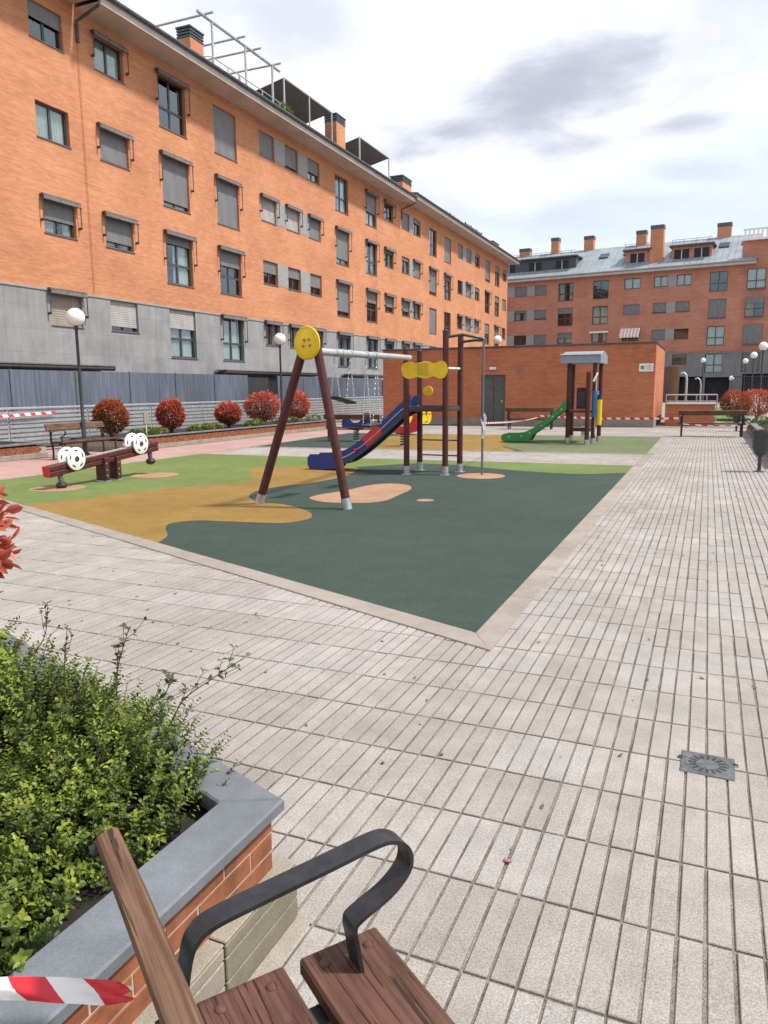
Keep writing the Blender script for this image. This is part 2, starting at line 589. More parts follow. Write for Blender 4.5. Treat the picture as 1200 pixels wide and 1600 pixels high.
# ------------------------------------------------------------------ mesh helpers
class MB:
    """collects shapes for ONE mesh object"""

    def __init__(self):
        self.v, self.f, self.mi = [], [], []
        self.M = None
        self.cur = 0

    def add(self, vs, fs):
        o = len(self.v)
        if self.M is not None:
            vs = [tuple(self.M @ Vector(p)) for p in vs]
        self.v += [tuple(p) for p in vs]
        self.f += [tuple(i + o for i in q) for q in fs]
        self.mi += [self.cur] * len(fs)
        return self

    def quad(self, a, b, c, d):
        return self.add([a, b, c, d], [(0, 1, 2, 3)])

    def box(self, x0, y0, z0, x1, y1, z1, c=0.0):
        if x1 < x0: x0, x1 = x1, x0
        if y1 < y0: y0, y1 = y1, y0
        if z1 < z0: z0, z1 = z1, z0
        if c <= 0:
            vs = [(x0, y0, z0), (x1, y0, z0), (x1, y1, z0), (x0, y1, z0), (x0, y0, z1), (x1, y0, z1), (x1, y1, z1), (x0, y1, z1)]
            return self.add(vs, [(0, 3, 2, 1), (4, 5, 6, 7), (0, 1, 5, 4), (1, 2, 6, 5), (2, 3, 7, 6), (3, 0, 4, 7)])
        c = min(c, (x1 - x0) * 0.45, (y1 - y0) * 0.45, (z1 - z0) * 0.45)
        vs, ix = [], {}
        X, Y, Z = (x0, x1), (y0, y1), (z0, z1)
        sg = (1, -1)
        for i in (0, 1):
            for j in (0, 1):
                for k in (0, 1):
                    for a in (0, 1, 2):
                        p = [X[i] + sg[i] * c, Y[j] + sg[j] * c, Z[k] + sg[k] * c]
                        p[a] = (X[i], Y[j], Z[k])[a]
                        ix[(i, j, k, a)] = len(vs)
                        vs.append(tuple(p))
        fs = []
        for k in (0, 1):
            q = [ix[(0, 0, k, 2)], ix[(1, 0, k, 2)], ix[(1, 1, k, 2)], ix[(0, 1, k, 2)]]
            fs.append(q if k else q[::-1])
            q = [ix[(0, k, 0, 1)], ix[(1, k, 0, 1)], ix[(1, k, 1, 1)], ix[(0, k, 1, 1)]]
            fs.append(q[::-1] if k else q)
            q = [ix[(k, 0, 0, 0)], ix[(k, 1, 0, 0)], ix[(k, 1, 1, 0)], ix[(k, 0, 1, 0)]]
            fs.append(q if k else q[::-1])
        for j in (0, 1):
            for k in (0, 1):
                q = [ix[(0, j, k, 1)], ix[(1, j, k, 1)], ix[(1, j, k, 2)], ix[(0, j, k, 2)]]
                fs.append(q if j == k else q[::-1])
        for i in (0, 1):
            for k in (0, 1):
                q = [ix[(i, 0, k, 2)], ix[(i, 1, k, 2)], ix[(i, 1, k, 0)], ix[(i, 0, k, 0)]]
                fs.append(q if i == k else q[::-1])
        for i in (0, 1):
            for j in (0, 1):
                q = [ix[(i, j, 0, 0)], ix[(i, j, 1, 0)], ix[(i, j, 1, 1)], ix[(i, j, 0, 1)]]
                fs.append(q if i == j else q[::-1])
        for i in (0, 1):
            for j in (0, 1):
                for k in (0, 1):
                    q = [ix[(i, j, k, 0)], ix[(i, j, k, 1)], ix[(i, j, k, 2)]]
                    fs.append(q if (i + j + k) % 2 else q[::-1])
        return self.add(vs, fs)

    def prism(self, poly, z0, z1, c=0.0):
        """polygon (counter-clockwise, xy) extruded up; c chamfers the top edge"""
        n = len(poly)
        if c > 0:
            ins = inset(poly, c)
            vs = [(x, y, z0) for x, y in poly] + [(x, y, z1 - c) for x, y in poly] + [(x, y, z1) for x, y in ins]
            fs = [tuple(range(n))[::-1], tuple(range(2 * n, 3 * n))]
            for i in range(n):
                j = (i + 1) % n
                fs += [(i, j, n + j, n + i), (n + i, n + j, 2 * n + j, 2 * n + i)]
        else:
            vs = [(x, y, z0) for x, y in poly] + [(x, y, z1) for x, y in poly]
            fs = [tuple(range(n))[::-1], tuple(range(n, 2 * n))]
            for i in range(n):
                j = (i + 1) % n
                fs.append((i, j, n + j, n + i))
        return self.add(vs, fs)

    def tube(self, path, r, seg=10, cap=True, closed=False):
        P = [Vector(p) for p in path]
        n = len(P)
        rr = r if isinstance(r, (list, tuple)) else [r] * n
        vs, fs = [], []
        up = None
        for i, p in enumerate(P):
            a = P[i - 1] if (i > 0 or closed) else P[i]
            b = P[(i + 1) % n] if (i < n - 1 or closed) else P[i]
            t = (b - a).normalized()
            if up is None:
                up = Vector((0, 0, 1)) if abs(t.z) < 0.9 else Vector((1, 0, 0))
            s = t.cross(up).normalized()
            up = s.cross(t).normalized()
            for k in range(seg):
                an = 2 * math.pi * k / seg
                vs.append(tuple(p + s * (math.cos(an) * rr[i]) + up * (math.sin(an) * rr[i])))
        m = n if closed else n - 1
        for i in range(m):
            i2 = (i + 1) % n
            for k in range(seg):
                k2 = (k + 1) % seg
                fs.append((i * seg + k, i2 * seg + k, i2 * seg + k2, i * seg + k2)[::-1])
        if cap and not closed:
            fs.append(tuple(range(seg)))
            fs.append(tuple(range((n - 1) * seg, n * seg))[::-1])
        return self.add(vs, fs)

    def bar(self, path, width, thick, side):
        """flat bar swept along path; width along vector side"""
        P = [Vector(p) for p in path]
        s = Vector(side).normalized()
        n = len(P)
        vs, fs = [], []
        for i, p in enumerate(P):
            a, b = P[max(i - 1, 0)], P[min(i + 1, n - 1)]
            t = (b - a).normalized()
            nn = t.cross(s).normalized()
            c = thick * 0.3
            for du, dv in ((-1, -1), (1, -1), (1, 1), (-1, 1)):
                vs.append(tuple(p + s * (du * width / 2) + nn * (dv * thick / 2)))
        for i in range(n - 1):
            for k in range(4):
                k2 = (k + 1) % 4
                fs.append((i * 4 + k, i * 4 + k2, i * 4 + 4 + k2, i * 4 + 4 + k))
        fs.append((3, 2, 1, 0))
        fs.append(tuple(range((n - 1) * 4, n * 4)))
        return self.add(vs, fs)

    def lathe(self, prof, seg=16, c=(0, 0, 0)):
        vs, fs = [], []
        n = len(prof)
        for (r, z) in prof:
            for k in range(seg):
                a = 2 * math.pi * k / seg
                vs.append((c[0] + r * math.cos(a), c[1] + r * math.sin(a), c[2] + z))
        for i in range(n - 1):
            for k in range(seg):
                k2 = (k + 1) % seg
                fs.append((i * seg + k, i * seg + k2, (i + 1) * seg + k2, (i + 1) * seg + k))
        fs.append(tuple(range(seg))[::-1])
        fs.append(tuple(range((n - 1) * seg, n * seg)))
        return self.add(vs, fs)

    def mesh(self, name, mats, smooth=False):
        me = bpy.data.meshes.new(name)
        me.from_pydata(self.v, [], self.f)
        for m in (mats if isinstance(mats, (list, tuple)) else [mats]):
            me.materials.append(MATS[m])
        if isinstance(mats, (list, tuple)) and len(mats) > 1:
            me.polygons.foreach_set('material_index', self.mi)
        if smooth:
            if smooth is True:
                me.polygons.foreach_set('use_smooth', [True] * len(me.polygons))
            else:
                me.polygons.foreach_set('use_smooth', [True] * len(me.polygons))
                me.set_sharp_from_angle(angle=R(smooth))
        me.update()
        return me

    def build(self, name, mats, parent=None, loc=None, rotz=0.0, smooth=False):
        return link(name, self.mesh(name, mats, smooth), parent, loc, rotz)


def inset(poly, c):
    n = len(poly)
    out = []
    for i in range(n):
        p0, p1, p2 = Vector(poly[i - 1]), Vector(poly[i]), Vector(poly[(i + 1) % n])
        d1, d2 = (p1 - p0), (p2 - p1)
        if d1.length < 1e-9 or d2.length < 1e-9:
            out.append(tuple(p1))
            continue
        d1.normalize()
        d2.normalize()
        n1, n2 = Vector((-d1.y, d1.x)), Vector((-d2.y, d2.x))
        b = n1 + n2
        k = max(b.length_squared / 2, 0.25)
        out.append(tuple(p1 + b * (c / k)))
    return out


def link(name, me, parent=None, loc=None, rotz=0.0):
    o = bpy.data.objects.new(name, me)
    COL.objects.link(o)
    if parent is not None:
        o.parent = parent
    if loc is not None:
        o.location = loc
    if rotz:
        o.rotation_euler = (0, 0, rotz)
    return o


def tag(o, label, cat, group=None):
    o['label'] = label
    o['category'] = cat
    if group:
        o['group'] = group
    return o


def struct(o):
    o['kind'] = 'structure'
    return o


def stuff(o):
    o['kind'] = 'stuff'
    return o


def thing(name, label, cat, loc=(0, 0, 0), rotz=0.0, group=None):
    o = bpy.data.objects.new(name, None)
    COL.objects.link(o)
    o.location = loc
    o.rotation_euler = (0, 0, rotz)
    o.empty_display_size = 0.2
    return tag(o, label, cat, group)


def copy_tree(o, parent=None):
    c = o.copy()
    COL.objects.link(c)
    c.parent = parent
    for ch in list(o.children):
        copy_tree(ch, c)
    return c


def catmull(pts, n=8, closed=True):
    P = [Vector(p) for p in pts]
    out = []
    m = len(P)
    for i in range(m if closed else m - 1):
        p0, p1, p2, p3 = (P[(i - 1) % m], P[i], P[(i + 1) % m], P[(i + 2) % m]) if closed else (P[max(i - 1, 0)], P[i], P[i + 1], P[min(i + 2, m - 1)])
        for k in range(n):
            t = k / n
            out.append(tuple(0.5 * ((2 * p1) + (-p0 + p2) * t + (2 * p0 - 5 * p1 + 4 * p2 - p3) * t * t + (-p0 + 3 * p1 - 3 * p2 + p3) * t ** 3)))
    if not closed:
        out.append(tuple(P[-1]))
    return out


# ------------------------------------------------------------------ ground, paving, rubber pads
struct(MB().quad((-400, -400, -0.05), (400, -400, -0.05), (400, 400, -0.05), (-400, 400, -0.05)).build('ground', 'ground_concrete'))

PW, PL, PX0, PY0 = 0.0791, 0.38, -0.391, 2.935
# near rubber pad: right edge x=-1.34, front edge oblique, left edge x=-12.1, far edge y=16.3/15.85
PAD1 = [(-1.34, 4.64), (-1.34, 16.28), (-12.05, 15.86), (-12.1, 9.02)]
PAD2 = [(-1.31, 19.22), (-1.31, 26.1), (-12.4, 25.4), (-12.1, 18.53)]


def inside(poly, x, y, m=0.0):
    s = None
    n = len(poly)
    for i in range(n):
        ax, ay = poly[i]
        bx, by = poly[(i + 1) % n]
        cr = (bx - ax) * (y - ay) - (by - ay) * (x - ax)
        l = math.hypot(bx - ax, by - ay)
        if cr / l < m:
            return False
    return True


pav = struct(MB().quad((-12.1, -1.0, -0.0075), (6.0, -1.0, -0.0075), (6.0, 34.0, -0.0075), (-12.1, 34.0, -0.0075)).build('pavement', 'joint_sand'))
pm = MB()
gw, gl_ = 0.0096, 0.0108
pm.prism([(-(PW - gw) / 2, -(PL - gl_) / 2), ((PW - gw) / 2, -(PL - gl_) / 2), ((PW - gw) / 2, (PL - gl_) / 2), (-(PW - gw) / 2, (PL - gl_) / 2)], -0.02, 0.0, 0.0025)
pm_mesh = pm.mesh('paver', 'paver_stone')
cells = []
i0, i1 = int((-12.1 - PX0) / PW) + 1, int((4.2 - PX0) / PW)
j0, j1 = int((0.2 - PY0) / PL) - 1, int((32.2 - PY0) / PL)
for i in range(i0, i1):
    for j in range(j0, j1):
        x, y = PX0 + (i + 0.5) * PW, PY0 + (j + 0.5) * PL
        if inside(PAD1, x, y, 0.0) or inside(PAD2, x, y, 0.05):
            continue
        # under the brick planter in the foreground
        if x < -1.2 and y < 1.55 - 0.391 * (x + 1.09):
            continue
        if 0.0 < x < 0.17 and 3.2 < y < 3.42 and False:
            continue
        cells.append((x, y))


def view(p):
    d = Vector(p) - Vector((0, 0, CAM_H))
    z = d.dot(cF)
    if z < 0.1:
        return None
    return d.dot(cR) / z, d.dot(cU) / z, z


near = []
for (x, y) in cells:
    q = view((x, y, 0))
    if q and abs(q[0]) < 0.53 and -0.70 < q[1] < 0.69:
        near.append((q[2] ** 2 / max(0.2, 1), x, y))
near.sort()
picked = set((x, y) for _, x, y in near[:300])
field = MB()
base_v = pm.v
base_f = pm.f
fv, ff = [], []
for (x, y) in cells:
    dz = rnd.uniform(-0.0016, 0.0012)
    rz = rnd.uniform(-0.004, 0.004)
    tx, ty = rnd.uniform(-0.008, 0.008), rnd.uniform(-0.003, 0.003)
    sx = rnd.uniform(0.93, 1.05)
    if (x, y) in picked:
        o = link('paver', pm_mesh, pav, (x, y, dz))
        o.rotation_euler = (ty, tx, rz)
        o.scale = (sx, 1, 1)
    else:
        o = len(fv)
        for (a, b, c) in base_v:
            a *= sx
            fv.append((x + a - b * rz, y + b + a * rz, c + dz - a * tx + b * ty))
        ff += [tuple(q + o for q in f) for f in base_f]
field.add(fv, ff)
stuff(field.build('paver_field', 'paver_stone', pav))

# pink paving along the brick planters and pale strip beyond the pads
struct(MB().box(-17.5, 2.0, -0.03, -12.1, 33.0, 0.0).build('pink_pavement', 'pink_tile'))
struct(MB().quad((-40, 32.2, -0.012), (40, 32.2, -0.012), (40, 90, -0.012), (-40, 90, -0.012)).build('far_pavement', 'far_paver'))
struct(MB().quad((4.2, -1, -0.011), (12, -1, -0.011), (12, 32.2, -0.011), (4.2, 32.2, -0.011)).build('side_pavement', 'far_paver'))


# kerbs: separate stones
def kerb_run(parent, a, b, wid, piece, z1=0.010, m0=0.0, m1=0.0):
    """stones from a to b (inner edge), band lies to the right hand; m0/m1 shift the outer corners for the mitre"""
    a, b = Vector(a), Vector(b)
    L = (b - a).length
    d = (b - a) / L
    nrm = Vector((d.y, -d.x))
    k = max(1, round(L / piece))
    for i in range(k):
        s0, s1 = L * i / k + (0.002 if i else 0), L * (i + 1) / k - (0.002 if i < k - 1 else 0)
        o0 = s0 + (m0 if i == 0 else 0)
        o1 = s1 + (m1 if i == k - 1 else 0)
        p = [a + d * s0, a + d * s1, a + d * o1 + nrm * wid, a + d * o0 + nrm * wid]
        c = sum(p, Vector((0, 0))) / 4
        poly = [tuple(q - c) for q in p]
        MB().prism(poly, -0.03, 0.0, 0.004).build('kerb_stone', 'kerb_stone', parent, (c.x, c.y, z1 + rnd.uniform(-0.001, 0.001)))


kb = pav
kerb_run(kb, (-1.34, 16.28), (-1.34, 4.64), -0.18, 1.0, m1=0.30)
kerb_run(kb, (-1.34, 4.64), (-12.1, 9.02), -0.205, 1.0, m0=-0.28)
kerb_run(kb, (-12.05, 15.86), (-1.34, 16.28), -0.14, 1.0)
kerb_run(kb, (-12.1, 9.02), (-12.05, 15.86), -0.14, 1.0)
kerb_run(kb, (-1.31, 26.1), (-1.31, 19.22), -0.18, 1.0)
kerb_run(kb, (-1.31, 19.22), (-12.1, 18.53), -0.12, 1.2)
kerb_run(kb, (-12.4, 25.4), (-1.31, 26.1), -0.2, 1.2)
kerb_run(kb, (-12.1, 18.53), (-12.4, 25.4), -0.14, 1.2)
for a, b in (((-1.31, 19.03), (-1.33, 16.47)),):
    kerb_run(kb, a, b, -0.17, 0.9, z1=0.009)

pad = struct(MB().prism(PAD1, -0.03, 0.002).build('rubber_pad', 'rubber_dark_green'))


def patch(parent, name, poly, z, mat):
    MB().prism([(x, y) for x, y in poly], -0.01, z).build(name, mat, parent)


OCHRE = [(-5.36, 6.2), (-5.44, 6.45), (-5.58, 6.7), (-5.87, 7.02), (-6.03, 7.32), (-5.83, 7.59), (-5.31, 7.69), (-4.74, 7.81), (-4.58, 8.16), (-4.66, 8.44), (-4.94, 8.78), (-5.48, 9.13), (-5.96, 9.21), (-6.4, 9.61), (-6.66, 10.21), (-6.64, 10.82), (-6.35, 11.47), (-6.23, 12.54), (-6.48, 13.7), (-6.76, 14.15), (-7.35, 14.3), (-7.95, 14.05), (-8.68, 13.71), (-8.56, 12.94), (-8.2, 12.32), (-7.64, 11.62), (-7.54, 11.15), (-8.08, 10.4), (-8.33, 10.04), (-8.61, 8.96), (-8.85, 8.21), (-9.05, 7.72)]
GREEN = [(-9.0, 7.78), (-8.2, 8.2), (-8.1, 9.0), (-7.9, 9.9), (-7.3, 10.8), (-7.2, 11.6), (-7.6, 12.4), (-8.0, 13.2), (-7.7, 13.7), (-7.0, 14.1), (-6.74, 14.29), (-6.36, 14.77), (-5.71, 15.35), (-4.79, 15.25), (-3.52, 14.64), (-2.22, 14.4), (-1.34, 14.9)]
gs = catmull(GREEN, 5, closed=False) + [(-1.34, 16.28), (-12.05, 15.86), (-12.1, 9.02)]
patch(pad, 'green_patch', gs, 0.0045, 'rubber_green')
patch(pad, 'ochre_patch', catmull(OCHRE, 5, closed=False), 0.0065, 'rubber_ochre')
PEACH = [(-5.45, 9.81), (-5.5, 10.22), (-5.33, 10.79), (-5.25, 11.5), (-5.02, 11.86), (-4.65, 11.79), (-4.4, 11.35), (-4.32, 10.66), (-4.29, 9.95), (-4.56, 9.65), (-5.03, 9.55)]
patch(pad, 'peach_patch', catmull(PEACH, 6), 0.0045, 'rubber_peach')


def disc_poly(cx, cy, rx, ry=None, n=36):
    ry = ry or rx
    return [(cx + rx * math.cos(2 * math.pi * k / n), cy + ry * math.sin(2 * math.pi * k / n)) for k in range(n)]


patch(pad, 'peach_dot', disc_poly(-3.74, 10.22, 0.13), 0.0046, 'rubber_peach')
patch(pad, 'peach_circle', disc_poly(-3.83, 13.5, 0.45), 0.0046, 'rubber_peach')
patch(pad, 'peach_circle', disc_poly(-10.12, 9.41, 0.45), 0.0072, 'rubber_peach')
patch(pad, 'peach_circle', disc_poly(-9.85, 11.55, 0.45), 0.0072, 'rubber_peach')
pad2 = struct(MB().prism(PAD2, -0.03, 0.002).build('rubber_pad', 'rubber_dark_green'))
TAN = [(-8.2, 18.78), (-8.6, 19.4), (-9.4, 20.6), (-10.06, 21.6), (-10.2, 23.0), (-10.0, 24.4), (-9.4, 25.58), (-6.3, 25.78), (-5.9, 24.2), (-5.46, 22.6), (-5.23, 20.6), (-4.7, 19.0)]
patch(pad2, 'sage_patch', [(-4.2, 19.03), (-1.31, 19.22), (-1.31, 26.1), (-7.0, 25.74), (-6.6, 23.0)], 0.0045, 'rubber_sage')
patch(pad2, 'tan_patch', catmull(TAN, 4), 0.0065, 'rubber_ochre')

# ------------------------------------------------------------------ buildings
def wall_mesh(mb, u0, u1, z0, z1, holes, depth):
    """front wall in the local xz plane (outside is -y) with real openings and reveals"""
    us = sorted(set([u0, u1] + [h[0] for h in holes] + [h[1] for h in holes]))
    zs = sorted(set([z0, z1] + [max(z0, h[2]) for h in holes] + [min(z1, h[3]) for h in holes]))
    us = [u for u in us if u0 <= u <= u1]
    zs = [z for z in zs if z0 <= z <= z1]
    for i in range(len(us) - 1):
        run = None
        for j in range(len(zs) - 1):
            cu, cz = (us[i] + us[i + 1]) / 2, (zs[j] + zs[j + 1]) / 2
            hole = any(h[0] < cu < h[1] and h[2] < cz < h[3] for h in holes)
            if hole:
                if run is not None:
                    mb.quad((us[i], 0, run), (us[i + 1], 0, run), (us[i + 1], 0, zs[j]), (us[i], 0, zs[j]))
                    run = None
            elif run is None:
                run = zs[j]
        if run is not None:
            mb.quad((us[i], 0, run), (us[i + 1], 0, run), (us[i + 1], 0, zs[-1]), (us[i], 0, zs[-1]))
    for (a, b, c, d) in holes:
        c0, d0 = max(c, z0), min(d, z1)
        if c0 >= d0 or b < u0 or a > u1:
            continue
        mb.quad((a, 0, c0), (a, 0, d0), (a, depth, d0), (a, depth, c0))
        mb.quad((b, 0, d0), (b, 0, c0), (b, depth, c0), (b, depth, d0))
        if c0 == c:
            mb.quad((a, 0, c), (a, depth, c), (b, depth, c), (b, 0, c))
        if d0 == d:
            mb.quad((a, 0, d), (b, 0, d), (b, depth, d), (a, depth, d))
    return mb


WCACHE = {}


def win_parts(w, h, tall, fm):
    """meshes of one window, origin at the lower left corner of the opening, outside is -y"""
    k = ('frame', round(w, 2), round(h, 2), tall, fm)
    if k not in WCACHE:
        m = MB()
        t, y0, y1 = 0.06, 0.13, 0.19
        m.box(0, y0, 0, t, y1, h)
        m.box(w - t, y0, 0, w, y1, h)
        m.box(t, y0, 0, w - t, y1, t)
        m.box(t, y0, h - t, w - t, y1, h)
        m.box(w / 2 - 0.045, y0 + 0.005, t, w / 2 + 0.045, y1 - 0.005, h - t)
        if tall:
            zt = h * 0.40
            m.box(t, y0 + 0.008, zt - 0.045, w / 2 - 0.045, y1 - 0.008, zt + 0.045)
            m.box(w / 2 + 0.045, y0 + 0.008, zt - 0.045, w - t, y1 - 0.008, zt + 0.045)
        WCACHE[k] = m.mesh('window', fm)
        g = MB()
        g.box(0.03, 0.158, 0.03, w - 0.03, 0.166, h - 0.03)
        WCACHE[('pane',) + k[1:]] = g.mesh('pane', 'window_glass')
        r = MB()
        r.quad((-0.3, 1.6, -0.3), (w + 0.3, 1.6, -0.3), (w + 0.3, 1.6, h + 0.3), (-0.3, 1.6, h + 0.3))
        r.quad((-0.3, 0.22, -0.3), (-0.3, 1.6, -0.3), (-0.3, 1.6, h + 0.3), (-0.3, 0.22, h + 0.3))
        r.quad((w + 0.3, 1.6, -0.3), (w + 0.3, 0.22, -0.3), (w + 0.3, 0.22, h + 0.3), (w + 0.3, 1.6, h + 0.3))
        r.quad((-0.3, 0.22, -0.3), (w + 0.3, 0.22, -0.3), (w + 0.3, 1.6, -0.3), (-0.3, 1.6, -0.3))
        r.quad((-0.3, 1.6, h + 0.3), (w + 0.3, 1.6, h + 0.3), (w + 0.3, 0.22, h + 0.3), (-0.3, 0.22, h + 0.3))
        WCACHE[('room',) + k[1:]] = r.mesh('room_behind', 'interior_dark')
        s = MB()
        s.box(-0.03, -0.035, -0.035, w + 0.03, 0.125, -0.002, 0.006)
        WCACHE[('sill',) + k[1:]] = s.mesh('sill', 'frame_grey')
    return k


def shutter_mesh(w, drop, mat):
    k = ('shutter', round(w, 2), round(drop, 2), mat)
    if k not in WCACHE:
        m = MB()
        n = max(1, int(drop / 0.075))
        dz = drop / n
        x0, x1 = 0.015, w - 0.015
        vs, fs = [], []
        for i in range(n):
            z = -i * dz
            o = len(vs)
            vs += [(x0, 0.085, z), (x1, 0.085, z), (x1, 0.080, z - dz * 0.5), (x0, 0.080, z - dz * 0.5), (x1, 0.085, z - dz * 0.92), (x0, 0.085, z - dz * 0.92)]
            fs += [(o + 3, o + 2, o + 1, o), (o + 5, o + 4, o + 2, o + 3)]
        m.add(vs, fs)
        m.box(x0, 0.086, -drop, x1, 0.10, 0)
        m.box(x0 - 0.008, 0.062, -drop - 0.03, x1 + 0.008, 0.10, -drop - 0.001)
        WCACHE[k] = m.mesh('roller_shutter', mat)
    return WCACHE[k]


def curtain_mesh(w, h, kind):
    k = ('curtain', round(w, 2), round(h, 2), kind)
    if k not in WCACHE:
        m = MB()
        spans = {0: [(0.05, 0.48), (0.52, 0.95)], 1: [(0.05, 0.4), (0.72, 0.95)], 2: [(0.4, 0.95)]}[kind]
        for (a, b) in spans:
            n = 26
            vs, fs = [], []
            for i in range(n + 1):
                x = w * (a + (b - a) * i / n)
                y = 0.23 + 0.022 * math.sin(i * 1.9) + 0.01 * math.sin(i * 0.7)
                vs += [(x, y, 0.05), (x, y, h - 0.04)]
            for i in range(n):
                fs.append((2 * i, 2 * i + 2, 2 * i + 3, 2 * i + 1))
            m.add(vs, fs)
        WCACHE[k] = m.mesh('curtain', 'curtain')
    return WCACHE[k]


def awning_mesh(w, arm, striped=False):
    k = ('awning', round(w, 2), round(arm, 2), striped)
    if k not in WCACHE:
        m = MB()
        m.tube([(-0.12, -0.11, 0.02), (w + 0.12, -0.11, 0.02)], 0.06, 10)
        m.box(-0.12, -0.06, -0.01, w + 0.12, 0.0 - 0.004, 0.07, 0.01)
        m.cur = 1
        m.box(-0.1, -0.185, -0.12, w + 0.1, -0.175, 0.01)
        m.cur = 0
        m.tube([(-0.13, -0.18, -0.1), (w + 0.13, -0.18, -0.1)], 0.022, 6)
        for x in (-0.12, w + 0.12):
            m.box(x - 0.012, -0.14, -arm, x + 0.012, -0.115, -0.04)
            m.box(x - 0.02, -0.15, -arm - 0.05, x + 0.02, -0.004, -arm + 0.03, 0.006)
        WCACHE[k] = m.mesh('awning', ['awning_metal', 'awning_cloth'])
    return WCACHE[k]


def add_window(b, u, z, w, h, tall, shut=0.0, awn=False, curt=None, smat='shutter_grey', fm='frame_dark', room=True):
    k = win_parts(w, h, tall, fm)
    loc = (u, 0, z)
    o = link('window', WCACHE[k], b, loc)
    link('pane', WCACHE[('pane',) + k[1:]], o)
    link('sill', WCACHE[('sill',) + k[1:]], o)
    if shut < 0.97:
        link('room_behind', WCACHE[('room',) + k[1:]], o)
    if shut > 0.02:
        link('roller_shutter', shutter_mesh(w, max(0.08, (h - 0.04) * shut), smat), o, (0, 0, h - 0.003))
    if curt is not None:
        link('curtain', curtain_mesh(w, h, curt), o)
    if awn:
        link('awning', awning_mesh(w, 1.0 if tall else 0.72), o, (0, 0, h + 0.02))
    return o


# ---- long apartment block on the left: local x runs along +Y of the plaza, outside is +X
FX = -19.65
LB = thing('apartment_building', 'long orange brick apartment block with grey ground storeys along the left', 'building', (FX, 0, 0), R(90))
SILL_S = {2: 3.78, 3: 6.65, 4: 9.52, 5: 12.40}
SILL_T = {2: 2.95, 3: 5.82, 4: 8.70, 5: 11.56}
HS, HT = 1.06, 1.87
cols = [  # u, width, tall
    (13.0, 1.45, True), (18.58, 1.33, False), (21.25, 1.40, False), (24.45, 1.63, True), (27.95, 1.63, True),
    (31.45, 1.30, False), (33.74, 1.27, False), (36.02, 1.30, False), (39.15, 1.65, True), (43.2, 1.63, True), (46.08, 1.48, False),
    (49.05, 1.42, False), (51.22, 1.45, False), (54.58, 1.62, True), (58.05, 1.68, True), (61.5, 1.38, False), (63.85, 1.5, False), (66.5, 1.5, False),
    (69.88, 1.66, True), (73.36, 1.70, True), (76.3, 1.48, False)]
# (col, row): (shutter, awning, curtain)
ST = {(1, 5): (.42, 0, None), (2, 5): (0, 1, 0), (3, 5): (0, 1, None), (4, 5): (1, 0, None), (5, 5): (1, 0, None), (6, 5): (.88, 0, None), (7, 5): (.6, 0, 1), (8, 5): (0, 0, 2), (9, 5): (.58, 1, 0), (10, 5): (0, 1, None),
      (1, 4): (0, 0, 0), (2, 4): (.96, 1, None), (3, 4): (.9, 1, 0), (4, 4): (1, 1, None), (5, 4): (1, 1, None), (6, 4): (1, 1, None), (7, 4): (1, 1, None), (8, 4): (.85, 1, 0), (9, 4): (0, 1, 1), (10, 4): (.2, 1, 1),
      (1, 3): (.58, 1, 1), (2, 3): (.8, 1, 1), (3, 3): (.18, 1, 2), (4, 3): (.36, 1, None), (5, 3): (.5, 0, None), (6, 3): (.45, 0, None), (7, 3): (.62, 0, None), (8, 3): (.86, 1, None), (9, 3): (.38, 1, None), (10, 3): (.68, 1, None),
      (0, 2): (.0, 1, None), (1, 2): (1, 1, None), (2, 2): (.85, 0, None), (3, 2): (.38, 0, 0), (4, 2): (0, 1, 0), (5, 2): (0, 1, 1), (6, 2): (0, 1, 2), (7, 2): (.3, 1, None), (8, 2): (0.1, 1, 1), (9, 2): (0, 1, 1), (10, 2): (.2, 1, None),
      (11, 5): (1, 0, None), (12, 5): (.25, 0, None), (13, 5): (0, 0, None), (14, 5): (1, 0, None), (15, 5): (1, 0, None), (16, 5): (1, 0, None), (17, 5): (.2, 0, None)}
holes, WIN = [], []
wr = random.Random(21)
for ci, (u, w, tall) in enumerate(cols):
    for row in (2, 3, 4, 5):
        z = (SILL_T if tall else SILL_S)[row]
        h = HT if tall else HS
        if ci == 0 and row > 2:
            continue
        st = ST.get((ci, row))
        if st is None:
            st = (wr.choice([0, 0, .3, .5, .7, .9, 1, 0.2]), wr.random() < 0.55, wr.choice([None, None, 0, 1, 2]))
        holes.append((u, u + w, z, z + h))
        WIN.append((u, z, w, h, tall, st, ci, row))
HB = 4.875
wall_mesh(MB(), 5.0, 78.3, HB, 14.6, [h for h in holes if h[2] > HB - 0.1], 0.2).build('brick_wall', 'facade_brick', LB)
wall_mesh(MB(), 5.0, 78.3, -0.05, HB, [h for h in holes if h[2] < HB - 0.1], 0.2).build('stone_wall', 'grey_stone', LB)
eb = MB()
eb.quad((78.3, 0, -0.05), (78.3, 12, -0.05), (78.3, 12, 14.6), (78.3, 0, 14.6))
eb.quad((5.0, 12, -0.05), (5.0, 0, -0.05), (5.0, 0, 14.6), (5.0, 12, 14.6))
eb.quad((78.3, 12, -0.05), (5, 12, -0.05), (5, 12, 14.6), (78.3, 12, 14.6))
eb.build('end_wall', 'facade_brick', LB)
MB().box(5.0, -0.03, HB - 0.035, 78.3, -0.004, HB + 0.035, 0.006).build('string_course', 'panel_grey', LB)
for (u, z, w, h, tall, st, ci, row) in WIN:
    smat = 'shutter_beige' if (ci, row) == (1, 2) else 'shutter_pale' if (ci, row) in ((2, 2), (3, 2), (5, 4), (6, 4)) else 'shutter_grey'
    add_window(LB, u, z, w, h, tall, st[0], bool(st[1]), st[2], smat)
